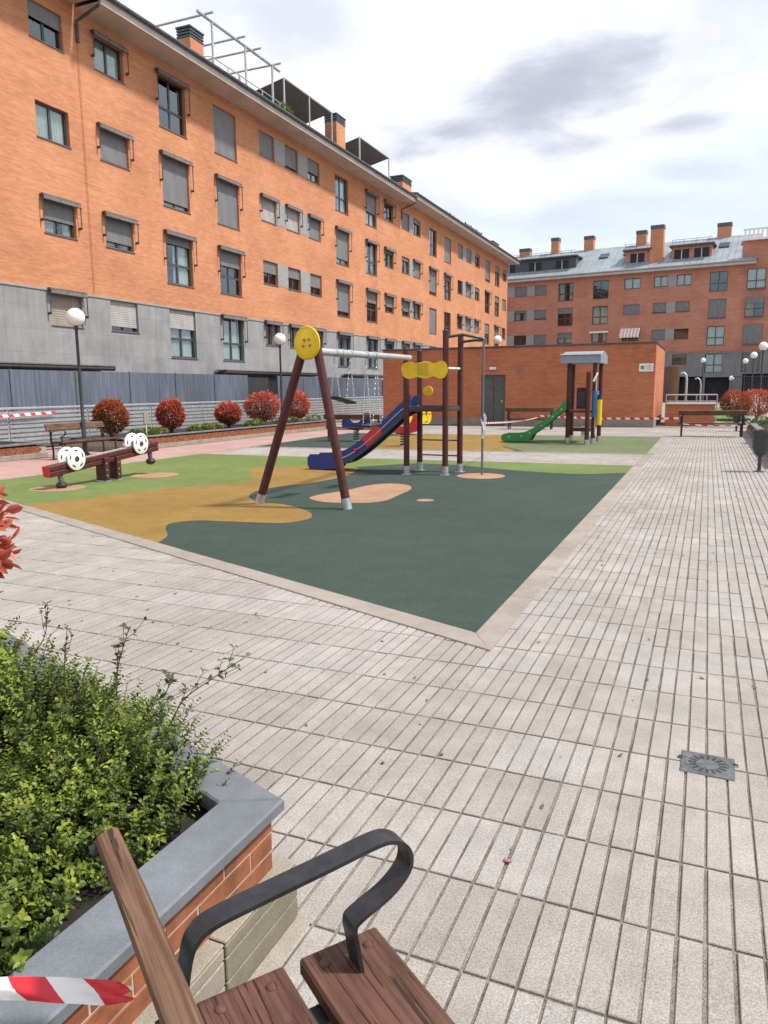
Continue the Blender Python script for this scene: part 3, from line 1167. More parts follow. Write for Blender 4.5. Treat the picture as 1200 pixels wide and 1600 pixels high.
# grey panels between the small windows that stand in pairs and threes
for row in (3, 4, 5):
    z = SILL_S[row]
    for a, b in ((32.75, 33.74), (35.01, 36.02), (50.47, 51.22), (62.88, 63.85), (65.35, 66.5)):
        MB().box(a + 0.004, -0.012, z, b - 0.004, 0.05, z + HS, 0.004).build('grey_panel', 'panel_grey', LB)
# joint with a thin pipe near the left
MB().tube([(20.5, -0.05, HB + 0.1), (20.5, -0.05, 12.9)], 0.012, 6).build('wall_joint', 'facade_brick', LB)


def eave(u0, u1, dz, over=1.06):
    zs = 13.92 + dz
    MB().box(u0, -over + 0.03, zs, u1, 0.3, zs + 0.06).build('soffit', 'soffit', LB)
    MB().box(u0, -over, zs - 0.02, u1, -over + 0.028, zs + 0.26, 0.005).build('fascia', 'fascia', LB)
    g = MB()
    g.tube([(u0, -over - 0.075, zs + 0.27), (u1, -over - 0.075, zs + 0.27)], 0.075, 10)
    g.box(u0, -over - 0.02, zs + 0.30, u1, -over + 0.5, zs + 0.345)
    g.build('gutter', 'gutter_metal', LB, smooth=40)
    rf = MB()
    a, b = (-over + 0.05, zs + 0.33), (5.5, zs + 0.33 + 1.55)
    rf.quad((u0, a[0], a[1]), (u1, a[0], a[1]), (u1, b[0], b[1]), (u0, b[0], b[1]))
    rf.quad((u1, 12.5, a[1]), (u0, 12.5, a[1]), (u0, b[0], b[1]), (u1, b[0], b[1]))
    rf.quad((u0, 12.5, a[1] - 0.6), (u0, a[0], a[1] - 0.1), (u0, a[0], a[1]), (u0, b[0], b[1]))
    rf.quad((u1, a[0], a[1] - 0.1), (u1, 12.5, a[1] - 0.6), (u1, b[0], b[1]), (u1, a[0], a[1]))
    r = rf.build('roof', 'roof_tile', LB)
    n = int((u1 - u0) / 2.4)
    for i in range(1, n):
        x = u0 + (u1 - u0) * i / n
        MB().box(x - 0.02, -over - 0.003, zs - 0.022, x + 0.02, -over - 0.001, zs + 0.2).build('fascia_joint', 'soffit', LB)
    return r


roofA = eave(5.0, 20.45, 0.12)
roofB = eave(20.55, 48.9, 0.0)
roofC = eave(49.0, 78.9, 0.28)
for u, zz in ((20.5, 14.1), (48.95, 14.1)):
    MB().tube([(u, -1.1, zz + 0.05), (u, -1.05, zz - 0.25), (u, -0.5, zz - 0.42), (u, -0.07, zz - 0.55), (u, -0.07, zz - 1.2)], 0.05, 8).build('downpipe', 'gutter_metal', LB)


def chimney(roof, u0, u1, y0, y1, z0, z1):
    c = MB().box(u0, y0, z0, u1, y1, z1 - 0.42).build('chimney', 'facade_brick', roof)
    m = MB()
    for z in (z1 - 0.40, z1 - 0.28, z1 - 0.16):
        m.box(u0 - 0.02, y0 - 0.02, z, u1 + 0.02, y1 + 0.02, z + 0.07)
    m.box(u0 + 0.06, y0 + 0.06, z1 - 0.42, u1 - 0.06, y1 - 0.06, z1 - 0.02)
    m.box(u0 - 0.05, y0 - 0.05, z1 - 0.05, u1 + 0.05, y1 + 0.05, z1 + 0.03, 0.01)
    o = m.build('chimney_cowl', 'gutter_metal', roof)
    o['label'] = 'dark louvred cowl on the chimney'
    return c


chimney(roofB, 27.75, 28.65, 0.85, 1.5, 14.2, 16.5)
chimney(roofB, 40.95, 42.1, 0.75, 1.5, 14.2, 17.2)
chimney(roofC, 51.0, 52.7, 0.7, 1.6, 14.4, 16.3)
chimney(roofC, 75.0, 77.2, 0.7, 1.6, 14.6, 16.0)

# roof terrace furniture (world places above the facade)
pg = thing('pergola', 'bare grey metal pergola on the roof terrace of the long block', 'pergola', (FX - 0.9, 0, 14.6))
MB().tube([(0, 28.4, 2.72), (0, 35.0, 2.72)], 0.07, 8).build('beam', 'pale_metal', pg)
MB().tube([(-2.6, 28.4, 2.66), (-2.6, 35.0, 2.66)], 0.07, 8).build('beam', 'pale_metal', pg)
for y in (29.4, 31.95, 34.3):
    MB().tube([(0, y, -0.3), (0, y, 2.7)], 0.055, 8).build('post', 'pale_metal', pg)
for y in (28.9, 31.3, 32.6, 34.4):
    MB().tube([(0.45, y, 2.80), (-3.2, y, 2.80)], 0.05, 8).build('rafter', 'pale_metal', pg)
rl = thing('terrace_railing', 'thin curved railing round the roof terrace under the pergola', 'railing', (FX - 0.7, 0, 14.7))
MB().tube([(-0.3, 28.7, 1.0), (0, 29.0, 1.05), (0, 31.0, 1.05), (0, 35.2, 1.0)], 0.025, 6).build('top_rail', 'pale_metal', rl)
MB().tube([(0, 29.0, 0.3), (0, 35.2, 0.3)], 0.018, 6).build('lower_rail', 'pale_metal', rl)
for y in (29.0, 30.2, 31.1, 33.0, 34.6):
    MB().tube([(0, y, -0.3), (0, y, 1.03)], 0.025 if y != 31.1 else 0.06, 6).build('post', 'pale_metal', rl)


def canopy(label, y0, y1, ztop, depth, drop_ends, group=None):
    t = thing('terrace_canopy', label, 'canopy', (FX - 0.75, 0, 14.6), 0, group)
    z = ztop - 14.6
    m = MB()
    m.add([(0, y0, z), (0, y1, z), (-depth, y1, z - 0.55), (-depth, y0, z - 0.55), (0, y0, z + 0.04), (0, y1, z + 0.04), (-depth, y1, z - 0.51), (-depth, y0, z - 0.51)],
          [(0, 1, 2, 3), (7, 6, 5, 4), (0, 4, 5, 1), (1, 5, 6, 2), (2, 6, 7, 3), (3, 7, 4, 0)])
    m.build('fabric', 'awning_cloth', t)
    MB().tube([(0.03, y0, z + 0.02), (0.03, y1, z + 0.02)], 0.045, 8).build('front_bar', 'pale_metal', t)
    if drop_ends:
        MB().box(-depth, y0 + 0.02, -0.4, -depth + 0.04, y1, z - 0.56).build('back_curtain', 'awning_cloth', t)
    for y in (y0, (y0 + y1) / 2 if drop_ends else y0 + 0.02, y1):
        MB().tube([(0.03, y, -0.3), (0.03, y, z)], 0.045, 8).build('post', 'pale_metal', t)
    return t


canopy('wide dark canopy with closed back on the roof terrace beside the pergola', 35.1, 40.3, 17.0, 2.6, True)
canopy('small dark canopy on thin posts farther along the roof', 44.0, 48.6, 16.75, 2.4, False)
# planted railing on the roof towards the far end
tr = thing('terrace_fence', 'dark slatted fence of the last roof terrace on the long block', 'fence', (FX - 0.85, 0, 14.7))
for k in range(7):
    MB().box(-0.02, 66.2, 0.2 + k * 0.17, 0.02, 71.4, 0.33 + k * 0.17).build('slat', 'dark_paint', tr)
for k in range(4):
    MB().box(-0.04, 66.2 + k * 1.72, -0.2, 0.05, 66.28 + k * 1.72, 1.42).build('post', 'dark_paint', tr)
for k in range(3):
    MB().tube([(0, 60.0, 0.35 + k * 0.3), (0, 66.2, 0.35 + k * 0.3)], 0.02, 5).build('rail', 'dark_paint', tr)


def leaf_arrays(P, D, Nn, Ln, Wd, fold=0.18):
    """P base points, D directions, Nn leaf normals; six-sided folded leaves"""
    D = D / np.linalg.norm(D, axis=1)[:, None]
    Sd = np.cross(D, Nn)
    Sd /= np.maximum(np.linalg.norm(Sd, axis=1), 1e-6)[:, None]
    Nn = np.cross(Sd, D)
    L_, W_ = Ln[:, None], Wd[:, None]
    b = P
    t = P + D * L_ - Nn * L_ * 0.12
    r1 = P + D * L_ * 0.33 + Sd * W_ * 0.5 + Nn * W_ * fold
    r2 = P + D * L_ * 0.70 + Sd * W_ * 0.40 + Nn * W_ * fold * 0.6
    l1 = P + D * L_ * 0.33 - Sd * W_ * 0.5 + Nn * W_ * fold
    l2 = P + D * L_ * 0.70 - Sd * W_ * 0.40 + Nn * W_ * fold * 0.6
    V = np.stack([b, r1, r2, t, l2, l1], axis=1).reshape(-1, 3)
    n = len(P)
    o = np.arange(n)[:, None] * 6
    F = np.concatenate([o + np.array([0, 1, 2, 3]), o + np.array([0, 3, 4, 5])], axis=1).reshape(-1, 4)
    return V, F


def leaf_mesh(name, V, F, tint, mat):
    me = bpy.data.meshes.new(name)
    me.vertices.add(len(V))
    me.vertices.foreach_set('co', V.astype(np.float32).ravel())
    me.loops.add(F.size)
    me.loops.foreach_set('vertex_index', F.astype(np.int32).ravel())
    me.polygons.add(len(F))
    me.polygons.foreach_set('loop_start', np.arange(0, F.size, 4, dtype=np.int32))
    me.update(calc_edges=True)
    me.validate()
    a = me.attributes.new('tint', 'FLOAT', 'POINT')
    a.data.foreach_set('value', np.repeat(tint, 6).astype(np.float32))
    me.materials.append(MATS[mat])
    return me


NR = np.random.RandomState(5)


def rand_unit(n, rs):
    v = rs.normal(size=(n, 3))
    return v / np.linalg.norm(v, axis=1)[:, None]


def ball_leaves(n, rx, rz, ls, rs, squash=0.0, tint_lo=0.0, lumps=11):
    """leaf points through the outer shell of a clipped ball with an uneven outline"""
    u = rand_unit(n, rs)
    lump = np.zeros(n)
    for c in rand_unit(lumps, rs):
        lump += np.maximum(0, u @ c) ** 4 * rs.uniform(-0.2, 0.24)
    rad = (0.60 + 0.40 * rs.rand(n) ** 0.5 + 0.14 * rs.rand(n) ** 6) * (1 + lump)
    P = u * rad[:, None] * np.array([rx, rx, rz])
    D = u * 0.8 + rand_unit(n, rs) * 0.75 + np.array([0, 0, 0.35])
    Nn = rand_unit(n, rs) * 0.7 + u * 0.4 + np.array([0, 0, 0.5])
    Ln = ls * rs.uniform(0.7, 1.25, n)
    V, F = leaf_arrays(P, D, Nn, Ln, Ln * rs.uniform(0.34, 0.46, n))
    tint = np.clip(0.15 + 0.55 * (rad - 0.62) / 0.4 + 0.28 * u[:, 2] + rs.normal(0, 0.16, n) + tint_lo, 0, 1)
    return V, F, tint


# greenery on the roof terrace
V, F, T = ball_leaves(500, 0.55, 0.5, 0.13, NR)
tp = thing('potted_plant', 'leafy green plant behind the roof terrace railing', 'plant', (FX - 0.8, 34.9, 15.2))
link('foliage', leaf_mesh('foliage', V, F, np.clip(T, 0, 1), 'low_green'), tp)
MB().lathe([(0.2, -0.7), (0.28, -0.3), (0.1, -0.25)], 12).build('pot', 'brick_piece', tp)
for yy in (60.5, 61.6, 62.3, 63.8, 65.0):
    V, F, T = ball_leaves(260, 0.35, 0.42, 0.12, NR)
    t2 = thing('potted_plant', 'small dark potted shrub on the far roof terrace rail, %s of five' % {60.5: 'first', 61.6: 'second', 62.3: 'third', 63.8: 'fourth', 65.0: 'last'}[yy], 'plant', (FX - 0.9, yy, 15.45), 0, 'shrubs on the far roof terrace')
    link('foliage', leaf_mesh('foliage', V, F, np.clip(T * 0.3, 0, 1), 'low_green'), t2)
    MB().lathe([(0.15, -0.9), (0.22, -0.35), (0.1, -0.3)], 10).build('pot', 'dark_paint', t2)

# ground floor in front of the block: canvas screens, slatted fence, rolled awnings
SC = thing('terrace_screen', 'tall blue grey corrugated screen along the ground floor terraces', 'screen', (-18.5, 0, 0))
y = 6.0
k = 0
while y < 56:
    w = 2.45
    if not (27.9 < y + w / 2 < 30.3 or 42.6 < y + w / 2 < 44.6):
        m = MB()
        n = 24
        for i in range(n):
            yy0, yy1 = y + 0.02 + (w - 0.04) * i / n, y + 0.02 + (w - 0.04) * (i + 1) / n
            d0, d1 = (0.045 if i % 2 else 0.0), (0.0 if i % 2 else 0.045)
            m.quad((d0, yy0, 1.06), (d1, yy1, 1.06), (d1, yy1, 2.28), (d0, yy0, 2.28))
        m.build('screen_panel', 'screen_blue' if k % 4 else 'screen_blue', SC)
        MB().box(-0.03, y - 0.02, 0, 0.03, y + 0.02, 2.3).build('post', 'frame_grey', SC)
    else:
        MB().box(-0.5, y + 0.05, 0.1, -0.46, y + w - 0.05, 2.2).build('dark_opening', 'interior_dark', SC)
    y += w
    k += 1
MB().box(-0.05, 6.0, 0.0, -0.01, 57.0, 1.05).build('low_wall', 'frame_grey', SC)
FE = thing('slatted_fence', 'pale grey horizontal slat fence behind the red shrubs', 'fence', (-17.1, 0, 0))
for b in range(12):
    ya, yb = 6.0 + b * 2.8, 8.8 + b * 2.8
    MB().box(-0.03, ya - 0.03, 0, 0.03, ya + 0.03, 1.2, 0.005).build('post', 'pale_metal', FE)
    for s in range(8):
        MB().box(0.035, ya + 0.02, 0.2 + s * 0.12, 0.055, yb - 0.02, 0.275 + s * 0.12).build('slat', 'pale_metal', FE)
MB().box(-0.035, 6.0, 1.17, 0.06, 39.6, 1.23, 0.01).build('top_rail', 'pale_metal', FE)


def long_awning(y0, y1, lab):
    t = thing('rolled_awning', lab, 'awning', (FX + 0.02, 0, 2.42))
    MB().tube([(0.55, y0, 0), (0.55, y1, 0)], 0.09, 10).build('roll', 'awning_metal', t, smooth=40)
    MB().box(0.03, y0, 0.06, 0.66, y1, 0.10).build('cover', 'awning_cloth', t)
    for yy in (y0 + 0.3, (y0 + y1) / 2, y1 - 0.3):
        MB().box(0.0, yy - 0.03, -0.06, 0.5, yy + 0.03, 0.05).build('bracket', 'awning_metal', t)


long_awning(12.5, 20.6, 'rolled dark awning over the screens nearest the left edge')
long_awning(27.2, 36.3, 'rolled dark awning behind the yellow swing disc')
long_awning(39.5, 44.5, 'rolled dark awning on the grey wall beside the brick hut')

# ---- far apartment block
FB = thing('apartment_building', 'brick apartment block with pale metal roof closing the far end of the plaza', 'building', (-5.533, 88.936, 0), R(-5.698))
fs_, ft_ = {2: 3.98, 3: 6.72, 4: 9.58, 5: 12.36}, {2: 3.1, 3: 5.95, 4: 8.72, 5: 11.52}
fcols = [(-22.2, 1.45, False), (-19.6, 1.45, False), (-16.36, 1.5, False), (-13.9, 1.42, False), (-11.1, 1.75, True), (-7.12, 1.73, True), (-3.7, 1.73, False), (-0.57, 1.4, False), (1.77, 1.47, False), (5.06, 1.73, True), (8.6, 1.75, True), (12.2, 1.75, True), (15.8, 1.45, False)]
FST = {(2, 5): (1, None), (3, 5): (1, None), (4, 5): (0, 1), (5, 5): (0, None), (6, 5): (0, 0), (7, 5): (0, 0), (8, 5): (0, 0), (9, 5): (0, None), (10, 5): (0, 0),
       (2, 4): (.2, 1), (3, 4): (.9, None), (4, 4): (.3, None), (5, 4): (0, 0), (6, 4): (1, None), (7, 4): (.9, None), (8, 4): (.9, None), (9, 4): (.95, 0), (10, 4): (.35, None),
       (2, 3): (0, None), (3, 3): (1, None), (4, 3): (.3, 0), (5, 3): (0, 1), (6, 3): (0, None), (7, 3): (1, None), (8, 3): (0, None), (9, 3): (0, 0), (10, 3): (1, None), (9, 2): (0, 0), (8, 2): (.3, None), (10, 2): (1, None)}
fh, FW = [], []
for ci, (u, w, tall) in enumerate(fcols):
    for row in (2, 3, 4, 5):
        z = (ft_ if tall else fs_)[row]
        h = 1.98 if tall else 1.1
        st = FST.get((ci, row)) or (wr.choice([0, 0.4, 1]), wr.choice([None, 0]))
        fh.append((u, u + w, z, z + h))
        FW.append((u, z, w, h, tall, st, ci, row))
FBZ = 5.22
wall_mesh(MB(), -26, 9.42, FBZ, 14.4, [h for h in fh if h[2] > FBZ and h[1] < 9.42], 0.2).build('brick_wall', 'hazy_far_brick', FB)
gl0 = [h for h in fh if h[2] < FBZ]
wall_mesh(MB(), -26, 24, -0.05, FBZ, gl0 + [(2.6, 5.0, 0.0, 2.7), (5.2, 7.6, 0.0, 2.6), (8.8, 13, 0, 2.9), (-9, -3, 0, 2.7)], 0.2).build('stone_wall', 'dark_grey_stone', FB)
wall_mesh(MB(), 8.0, 24, FBZ, 16.3, [h for h in fh if h[2] > FBZ and h[0] > 8.0], 0.2).build('brick_wall', 'hazy_far_brick', FB, (0, -0.006, 0))
FB.children[-1].location = (0, -0.25, 0)
for (a, b) in ((2.6, 5.0), (5.2, 7.6), (8.8, 13), (-9, -3)):
    MB().box(a, 0.6, 0, b, 0.65, 2.9).build('shop_front', 'interior_dark', FB)
MB().box(0.6, -0.25, 0.0, 2.5, -0.02, 3.8).build('brick_porch', 'facade_brick', FB)
for (u, z, w, h, tall, st, ci, row) in FW:
    o = add_window(FB, u, z, w, h, tall, st[0], False, st[1], 'shutter_grey', 'frame_dark')
    if u > 8.0 and row > 2:
        o.location.y = -0.25
for row in (3, 4, 5):
    for a, b in ((-14.86, -13.9), (0.83, 1.77), (-17.6, -16.36)):
        MB().box(a + 0.004, -0.012, fs_[row], b - 0.004, 0.05, fs_[row] + 1.1).build('grey_panel', 'panel_grey', FB)
# small canvas awnings on two windows
aw = MB().box(-7.3, -0.45, 7.72, -5.2, -0.02, 7.9).build('window_awning', 'white_paint', FB)
aw['label'] = 'white rolled window awning'
sa = thing('striped_awning', 'small red and white striped awning on the far block', 'awning', (-5.533, 88.936, 0), R(-5.698))
for i in range(12):
    m = MB()
    x0 = -3.95 + i * 0.18
    m.add([(x0, -0.05, 8.1), (x0 + 0.18, -0.05, 8.1), (x0 + 0.18, -0.75, 7.25), (x0, -0.75, 7.25)], [(3, 2, 1, 0)])
    m.add([(x0, -0.75, 7.25), (x0 + 0.18, -0.75, 7.25), (x0 + 0.18, -0.75, 7.05), (x0, -0.75, 7.05)], [(3, 2, 1, 0)])
    m.build('stripe', 'white_paint' if i % 2 else 'sign_pink', sa)
# roof
MB().box(-26, -0.62, 13.98, 9.4, 0.25, 14.05).build('soffit', 'fascia', FB)
MB().box(-26, -0.65, 13.97, 9.4, -0.622, 14.3).build('fascia', 'fascia', FB)
MB().tube([(-26, -0.72, 14.3), (9.4, -0.72, 14.3)], 0.09, 8).build('gutter', 'zinc_roof', FB)
rz0, rz1, ry1 = 14.36, 17.85, 5.2
fr = MB()
fr.quad((-26, -0.6, rz0), (9.4, -0.6, rz0), (9.4, ry1, rz1), (-26, ry1, rz1))
fr.quad((9.4, 11, rz0), (-26, 11, rz0), (-26, ry1, rz1), (9.4, ry1, rz1))
fr.quad((-26, 11, rz0 - .5), (-26, -0.6, rz0), (-26, ry1, rz1), (-26, 11, rz0))
fr.quad((9.4, -0.6, rz0 - .3), (9.4, 11, rz0 - .3), (9.4, 11, rz0), (9.4, ry1, rz1))
froof = fr.build('roof', 'zinc_roof', FB)
sl_ = (rz1 - rz0) / (ry1 + 0.6)
sm = MB()
for i in range(59):
    x = -25.7 + i * 0.6
    sm.add([(x - 0.02, -0.6, rz0), (x + 0.02, -0.6, rz0), (x + 0.02, ry1, rz1), (x - 0.02, ry1, rz1), (x - 0.02, -0.6, rz0 + 0.05), (x + 0.02, -0.6, rz0 + 0.05), (x + 0.02, ry1, rz1 + 0.05), (x - 0.02, ry1, rz1 + 0.05)],
           [(0, 1, 5, 4), (1, 2, 6, 5), (3, 0, 4, 7), (4, 5, 6, 7)])
sm.build('standing_seams', 'zinc_roof', froof)
for (u, t) in ((-6.7, 0.62), (-4.0, 0.66), (6.0, 0.62), (8.2, 0.66)):
    yy = -0.6 + (ry1 + 0.6) * t
    zz = rz0 + (rz1 - rz0) * t
    m = MB()
    m.M = Matrix.Translation((u, yy, zz + 0.03)) @ Matrix.Rotation(math.atan(sl_), 4, 'X')
    m.box(-0.5, -0.55, 0, 0.5, 0.55, 0.12)
    m.build('skylight', 'frame_dark', froof)
# recessed terraces with brick walls, windows and dark slab roofs
for (u0, u1, nw) in ((-25.5, -9.4, 5), (-3.9, -1.3, 1), (1.0, 5.0, 2)):
    d = MB()
    d.box(u0, 0.9, 14.5, u1, 4.5, 16.5)
    o = d.build('dormer', 'hazy_far_brick' if nw < 5 else 'frame_dark', froof)  # longest dormer all dark: the shade of a recess put into its colour
    MB().box(u0 - 0.25, 0.5, 16.5, u1 + 0.25, 4.9, 16.66).build('dormer_roof', 'gutter_metal', froof)
    for i in range(nw):
        x = u0 + (u1 - u0) * (i + 0.5) / nw
        MB().box(x - 0.75, 0.87, 14.9, x + 0.75, 0.897, 16.2).build('dormer_window', 'interior_dark', froof)
        MB().box(x - 0.03, 0.84, 14.9, x + 0.03, 0.869, 16.2).build('dormer_mullion', 'white_paint', froof)
    r = MB()
    for zz in (16.95, 17.2):
        r.tube([(u0, 0.7, zz), (u1, 0.7, zz)], 0.025, 5)
    for i in range(int((u1 - u0) / 1.2) + 1):
        r.tube([(u0 + i * 1.2, 0.7, 16.66), (u0 + i * 1.2, 0.7, 17.22)], 0.025, 5)
    r.build('roof_railing', 'frame_grey', froof)


def fchim(u, w, y, z1, d=0.9):
    MB().box(u, y, 15.0, u + w, y + d, z1 - 0.4).build('chimney', 'facade_brick', froof)
    MB().box(u - 0.04, y - 0.04, z1 - 0.4, u + w + 0.04, y + d + 0.04, z1, 0.02).build('chimney_cowl', 'gutter_metal', froof)


fchim(-1.25, 1.35, 0.6, 18.95)
for u, w, z1 in ((-17.6, 1.3, 18.7), (-13.6, 0.9, 19.6), (-9.6, 1.1, 19.4), (-3.6, 1.1, 19.4), (5.0, 1.4, 19.3)):
    fchim(u, w, 5.0, z1)
# balustrade on the taller block at the right
bl = MB()
bl.box(8.0, -0.4, 16.3, 24, 0.2, 16.5)
bl.box(8.0, -0.35, 17.3, 24, -0.15, 17.45)
for i in range(40):
    bl.box(8.1 + i * 0.4, -0.32, 16.5, 8.25 + i * 0.4, -0.18, 17.3)
bl.build('balustrade', 'white_paint', FB)
MB().box(-26, 0.9, -0.05, 24, 11, 14.3).build('core', 'interior_dark', FB)

# ---- brick hut in the middle
HY = 32.3
HT_ = thing('brick_hut', 'low flat roofed brick hut with a grey metal door', 'hut', (0, HY, 0))
hx0, hx1 = -13.9, -2.0
hm = MB()
wall_mesh(hm, hx0, hx1, 0.35, 3.36, [(-9.2, -8.12, -0.1, 2.2)], 0.16)
hm.quad((hx1, 0, 0.35), (hx1, 6.5, 0.35), (hx1, 6.5, 3.36), (hx1, 0, 3.36))
hm.quad((hx0, 6.5, 0.35), (hx0, 0, 0.35), (hx0, 0, 3.36), (hx0, 6.5, 3.36))
hm.quad((hx1, 6.5, 0.35), (hx0, 6.5, 0.35), (hx0, 6.5, 3.36), (hx1, 6.5, 3.36))
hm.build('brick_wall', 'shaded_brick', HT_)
MB().box(hx0 - 0.05, -0.06, 3.362, hx1 + 0.05, 6.56, 3.43, 0.01).build('roof_coping', 'gutter_metal', HT_)
MB().box(hx0 - 0.03, -0.03, -0.02, -9.2, 6.53, 0.348).build('plinth', 'kerb_stone', HT_)
MB().box(-8.12, -0.03, -0.02, hx1 + 0.03, 6.53, 0.348).build('plinth', 'kerb_stone', HT_)
dr = MB().box(-9.19, 0.10, 0.0, -8.13, 0.15, 2.19).build('door', 'door_grey', HT_)
MB().box(-8.3, 0.06, 1.0, -8.24, 0.098, 1.12, 0.01).build('handle', 'galvanised', dr)
MB().box(-8.67, 0.092, 0.02, -8.655, 0.099, 2.17).build('leaf_gap', 'black_plastic', dr)
lp = MB().box(-8.82, -0.12, 2.42, -8.52, -0.002, 2.54, 0.02).build('door_lamp', 'white_paint', HT_)
vt = MB()
for i in range(3):
    for j in range(5):
        if (i + j) % 2 == 0:
            vt.box(-7.66 + i * 0.12, -0.02, 2.22 + j * 0.09, -7.57 + i * 0.12, -0.002, 2.28 + j * 0.09)
vt.build('vent_bricks', 'kerb_stone', HT_)
sg = MB().box(-2.62, -0.03, 2.24, -2.08, -0.002, 2.56, 0.004).build('wall_sign', 'white_paint', HT_)
sg['label'] = 'small white wall sign with a green mark and red lines'
MB().box(-2.56, -0.036, 2.33, -2.42, -0.031, 2.47).build('sign_mark', 'sign_green', sg)
for i in range(4):
    MB().box(-2.36, -0.035, 2.30 + i * 0.06, -2.14, -0.031, 2.325 + i * 0.06).build('sign_line', 'sign_pink', sg)

# ------------------------------------------------------------------ playground
# swing frame joined to the slide tower: one climbing structure
sw = thing('swing_and_slide_tower', 'maroon post climbing frame with yellow disc, swing beam and blue slide', 'play frame', (-5.0, 11.5, 0))


def P(x, y, z=0.0):
    return (x + 5.0, y - 11.5, z)


def post(parent, a, b, r, mat='maroon_wood', name='post'):
    return MB().tube([a, b], r, 14).build(name, mat, parent, smooth=50)


def shoe(parent, x, y, r, h=0.13, dx=0.0):
    o = MB()
    o.tube([P(x, y, 0.002), P(x + dx * h, y, h)], r * 1.12, 14)
    o.box(P(x, y)[0] - r * 1.5, P(x, y)[1] - r * 1.5, 0.003, P(x, y)[0] + r * 1.5, P(x, y)[1] + r * 1.5, 0.012)
    return o.build('post_shoe', 'galvanised', parent, smooth=50)


apex = (-4.97, 9.07)
for fx in (-5.87, -4.45):
    dx = (apex[0] + (0.10 if fx > -5 else -0.10) - fx)
    p0, p1 = P(fx + dx * 0.05, 9.07, 0.11), P(fx + dx, 9.07, 2.2)
    post(sw, p0, p1, 0.062, name='leg')
    o = MB()
    o.tube([P(fx, 9.07, 0.0), P(fx + dx * 0.07, 9.07, 0.155)], 0.068, 14)
    o.build('leg_shoe', 'galvanised', sw, smooth=50)
# yellow disc with four screw heads and an arc
dk = MB()
n = 40
dk.M = Matrix.Translation(P(apex[0], 8.985, 2.24)) @ Matrix.Rotation(R(90), 4, 'X') @ Matrix.Rotation(R(-4), 4, 'Y')
prof = [(0.0001, 0.0), (0.195, 0.0), (0.2, -0.004), (0.2, -0.022), (0.195, -0.026), (0.0001, -0.026)]
dk.lathe([(r, z * -1 - 0.013) for r, z in prof[::-1]][::-1], n)
disc = dk.build('yellow_disc', 'yellow_plastic', sw, smooth=40)
disc.scale = (1, 1, 1.12)
disc.location.z = -2.24 * 0.12
for (a, b) in ((-0.035, 0.035), (0.04, 0.04), (-0.05, -0.035), (0.05, -0.03)):
    MB().tube([P(apex[0] + a, 8.945, 2.24 + b), P(apex[0] + a, 8.975, 2.24 + b)], 0.013, 10).build('screw_head', 'bulb_dark', disc, (0, 0, 0.0))
MB().tube([P(apex[0] + 0.145 * math.cos(t), 8.962, 2.24 + 0.15 * math.sin(t)) for t in [R(-20 + 10 * i) for i in range(8)]], 0.004, 5).build('engraved_arc', 'yellow_edge', disc)
MB().tube([P(apex[0] + 0.185 * math.cos(R(t)), 8.962, 2.24 + 0.185 * math.sin(R(t))) for t in range(0, 360, 10)], 0.004, 5, closed=True).build('engraved_ring', 'yellow_edge', disc)
for ch in disc.children:
    ch.scale = (1, 1, 1)
# beam
MB().tube([P(-4.97, 9.0, 2.14), P(-5.2, 13.35, 2.2)], 0.052, 16).build('swing_beam', 'pale_metal', sw, smooth=50)
for y in (9.9, 10.12, 10.45, 11.13, 11.5):
    t = (y - 9.0) / 4.35
    c = Vector(P(-4.97 - 0.23 * t, y, 2.14 + 0.06 * t))
    MB().tube([tuple(c + Vector((0, -0.03, 0))), tuple(c + Vector((0, 0.03, 0)))], 0.062, 14).build('beam_clamp', 'galvanised', sw, smooth=50)


def chain(parent, a, b, slack=0.0):
    a, b = Vector(a), Vector(b)
    n = int((b - a).length / 0.045) + 1
    m = MB()
    for i in range(n):
        p = a.lerp(b, (i + 0.5) / n)
        t = (b - a).normalized()
        s = Vector((1, 0, 0)) if i % 2 else Vector((0, 1, 0))
        s = (s - t * s.dot(t)).normalized()
        m.tube([tuple(p + t * 0.024 * math.cos(q) + s * 0.011 * math.sin(q)) for q in [2 * math.pi * k / 8 for k in range(8)]], 0.003, 4, closed=True)
    return m.build('chain', 'galvanised', parent)


def swing_seat(lab, ys, zs, zb, tilt, x):
    t = thing('hanging_swing', lab, 'swing', (x, (ys[0] + ys[1]) / 2, zs))
    m = MB()
    m.M = Matrix.Rotation(R(tilt), 4, 'X')
    l = (ys[1] - ys[0]) / 2 + 0.04
    m.box(-0.09, -l, -0.02, 0.09, l, 0.02, 0.015)
    m.build('seat', 'black_plastic', t)
    d = math.tan(R(tilt))
    for k, y in enumerate(ys):
        yl = y - (ys[0] + ys[1]) / 2
        for sx in (-0.07, 0.07):
            chain(t, (0, yl, zb - zs - 0.06), (sx, yl * 0.95, yl * d + 0.02))
    return t


swing_seat('black swing seat hanging high and tilted near the yellow disc', (9.9, 10.42), 1.47, 2.15, -9, -5.03)
swing_seat('second black swing seat hanging lower beside the blue slide', (11.13, 11.55), 1.04, 2.17, 2, -5.09)

